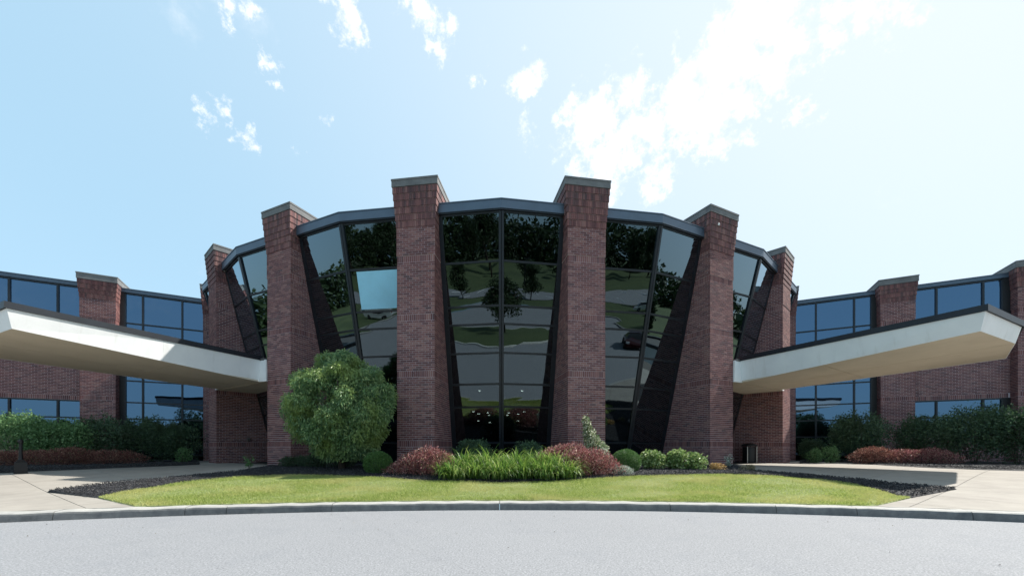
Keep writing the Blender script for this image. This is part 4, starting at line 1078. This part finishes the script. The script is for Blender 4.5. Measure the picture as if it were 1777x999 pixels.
link('woods', new_mesh('woods', V, Fc, M['wood']), kind='stuff', label='dense dark woodland beyond the meadow')

# cars -------------------------------------------------------------------------
def car(x, y, ang, paint, name, label):
    e = bpy.data.objects.new(name, None); sc.collection.objects.link(e); z = -.415 if math.hypot(x, y+18) < 24.8 else gz(x, y)+.03; e.location = (x, y, z); e.rotation_euler = (0, 0, ang); thing(e, label, 'car')
    low = [(-2.25, .38), (-2.22, .72), (-2.0, .92), (-1.2, .98), (1.0, .95), (1.9, .82), (2.2, .65), (2.25, .35)]
    cabin = [(-1.85, .95), (-1.35, 1.38), (-.6, 1.47), (.25, 1.44), (.7, 1.2), (1.05, .93)]
    def loft(prof, hws, close=True):
        V = []; m = len(prof)
        for (s, hw) in hws:
            for (px, pz) in prof: V.append((px*(1 if abs(s) < 2 else 1), s*hw(px, pz), pz))
        Fl = []
        n = len(hws)
        for i in range(n-1):
            for k2 in range(m): Fl.append((i*m+k2, i*m+(k2+1) % m, (i+1)*m+(k2+1) % m, (i+1)*m+k2))
        Fl.append(tuple(range(m))[::-1]); Fl.append(tuple((n-1)*m+k2 for k2 in range(m))); return V, Fl
    hwb = lambda px, pz: .90 - .10*max(0, abs(px)-1.7) - .05*max(0, pz-.7)
    hwc = lambda px, pz: .84 - .42*max(0, pz-.95)
    V, Fl = loft([(-2.15, .30)] + low + [(2.15, .28)], [(-1, hwb), (-.97, lambda a, b: hwb(a, b)), (.97, hwb), (1, hwb)])
    o = link('body', new_mesh('body', V, Fl, paint), e); b = o.modifiers.new('bevel', 'BEVEL'); b.width = .07; b.segments = 2
    V, Fl = loft(cabin, [(-1, hwc), (1, hwc)]); o = link('cabin_glass', new_mesh('cabin_glass', V, Fl, M['carglass']), e); b = o.modifiers.new('bevel', 'BEVEL'); b.width = .06; b.segments = 2
    A = Acc(); A.box(-1.22, .18, -.62, .62, 1.455, 1.50); link('roof', A.mesh('roof', paint), e)
    for wx in (-1.4, 1.4):
        for s in (-1, 1):
            V, Fl = lathe([(.18, -.11), (.32, -.11), (.335, -.08), (.335, .08), (.32, .11), (.18, .11)], 20); w_ = new_mesh('tyre', V, Fl, M['rubber'])
            wh = link('wheel', w_, e, (wx, s*.82, .335)); wh.rotation_euler = (R(90), 0, 0)
            V, Fl = lathe([(.02, -.115), (.20, -.10), (.20, .10), (.02, .115)], 12); link('rim', new_mesh('rim', V, Fl, M['steel']), wh)
    for s in (-1, 1):
        A = Acc(); A.box(2.12, 2.25, s*.66-.16, s*.66+.16, .62, .75); link('headlight', A.mesh('headlight', M['headlamp']), e)
        A = Acc(); A.box(-2.26, -2.16, s*.68-.14, s*.68+.14, .68, .84); link('taillight', A.mesh('taillight', m_simple('tail_lens', (.3, .01, .01), .2, 0, 3, .1, 0)), e)
def paint(name, col): return m_simple(name, col, .25, .3, 2, .03, 0)
car(18.6, -6.2, R(118), paint('dark_red_paint', (.045, .007, .009)), 'red_car', 'dark red car parked facing the building on the right of the drive')
car(38, -32, R(20), paint('white_paint', (.7, .72, .74)), 'white_car', 'white car parked at the right bend of the drive')
car(-30, -26, R(175), paint('silver_paint', (.6, .62, .64)), 'silver_car', 'silver car parked at the left bend of the drive')
car(-12, -54, R(90), paint('blue_paint', (.04, .07, .14)), 'blue_car', 'dark blue car in the parking lot')
car(15, -54, R(90), paint('grey_paint', (.2, .2, .21)), 'grey_car', 'grey car in the parking lot')
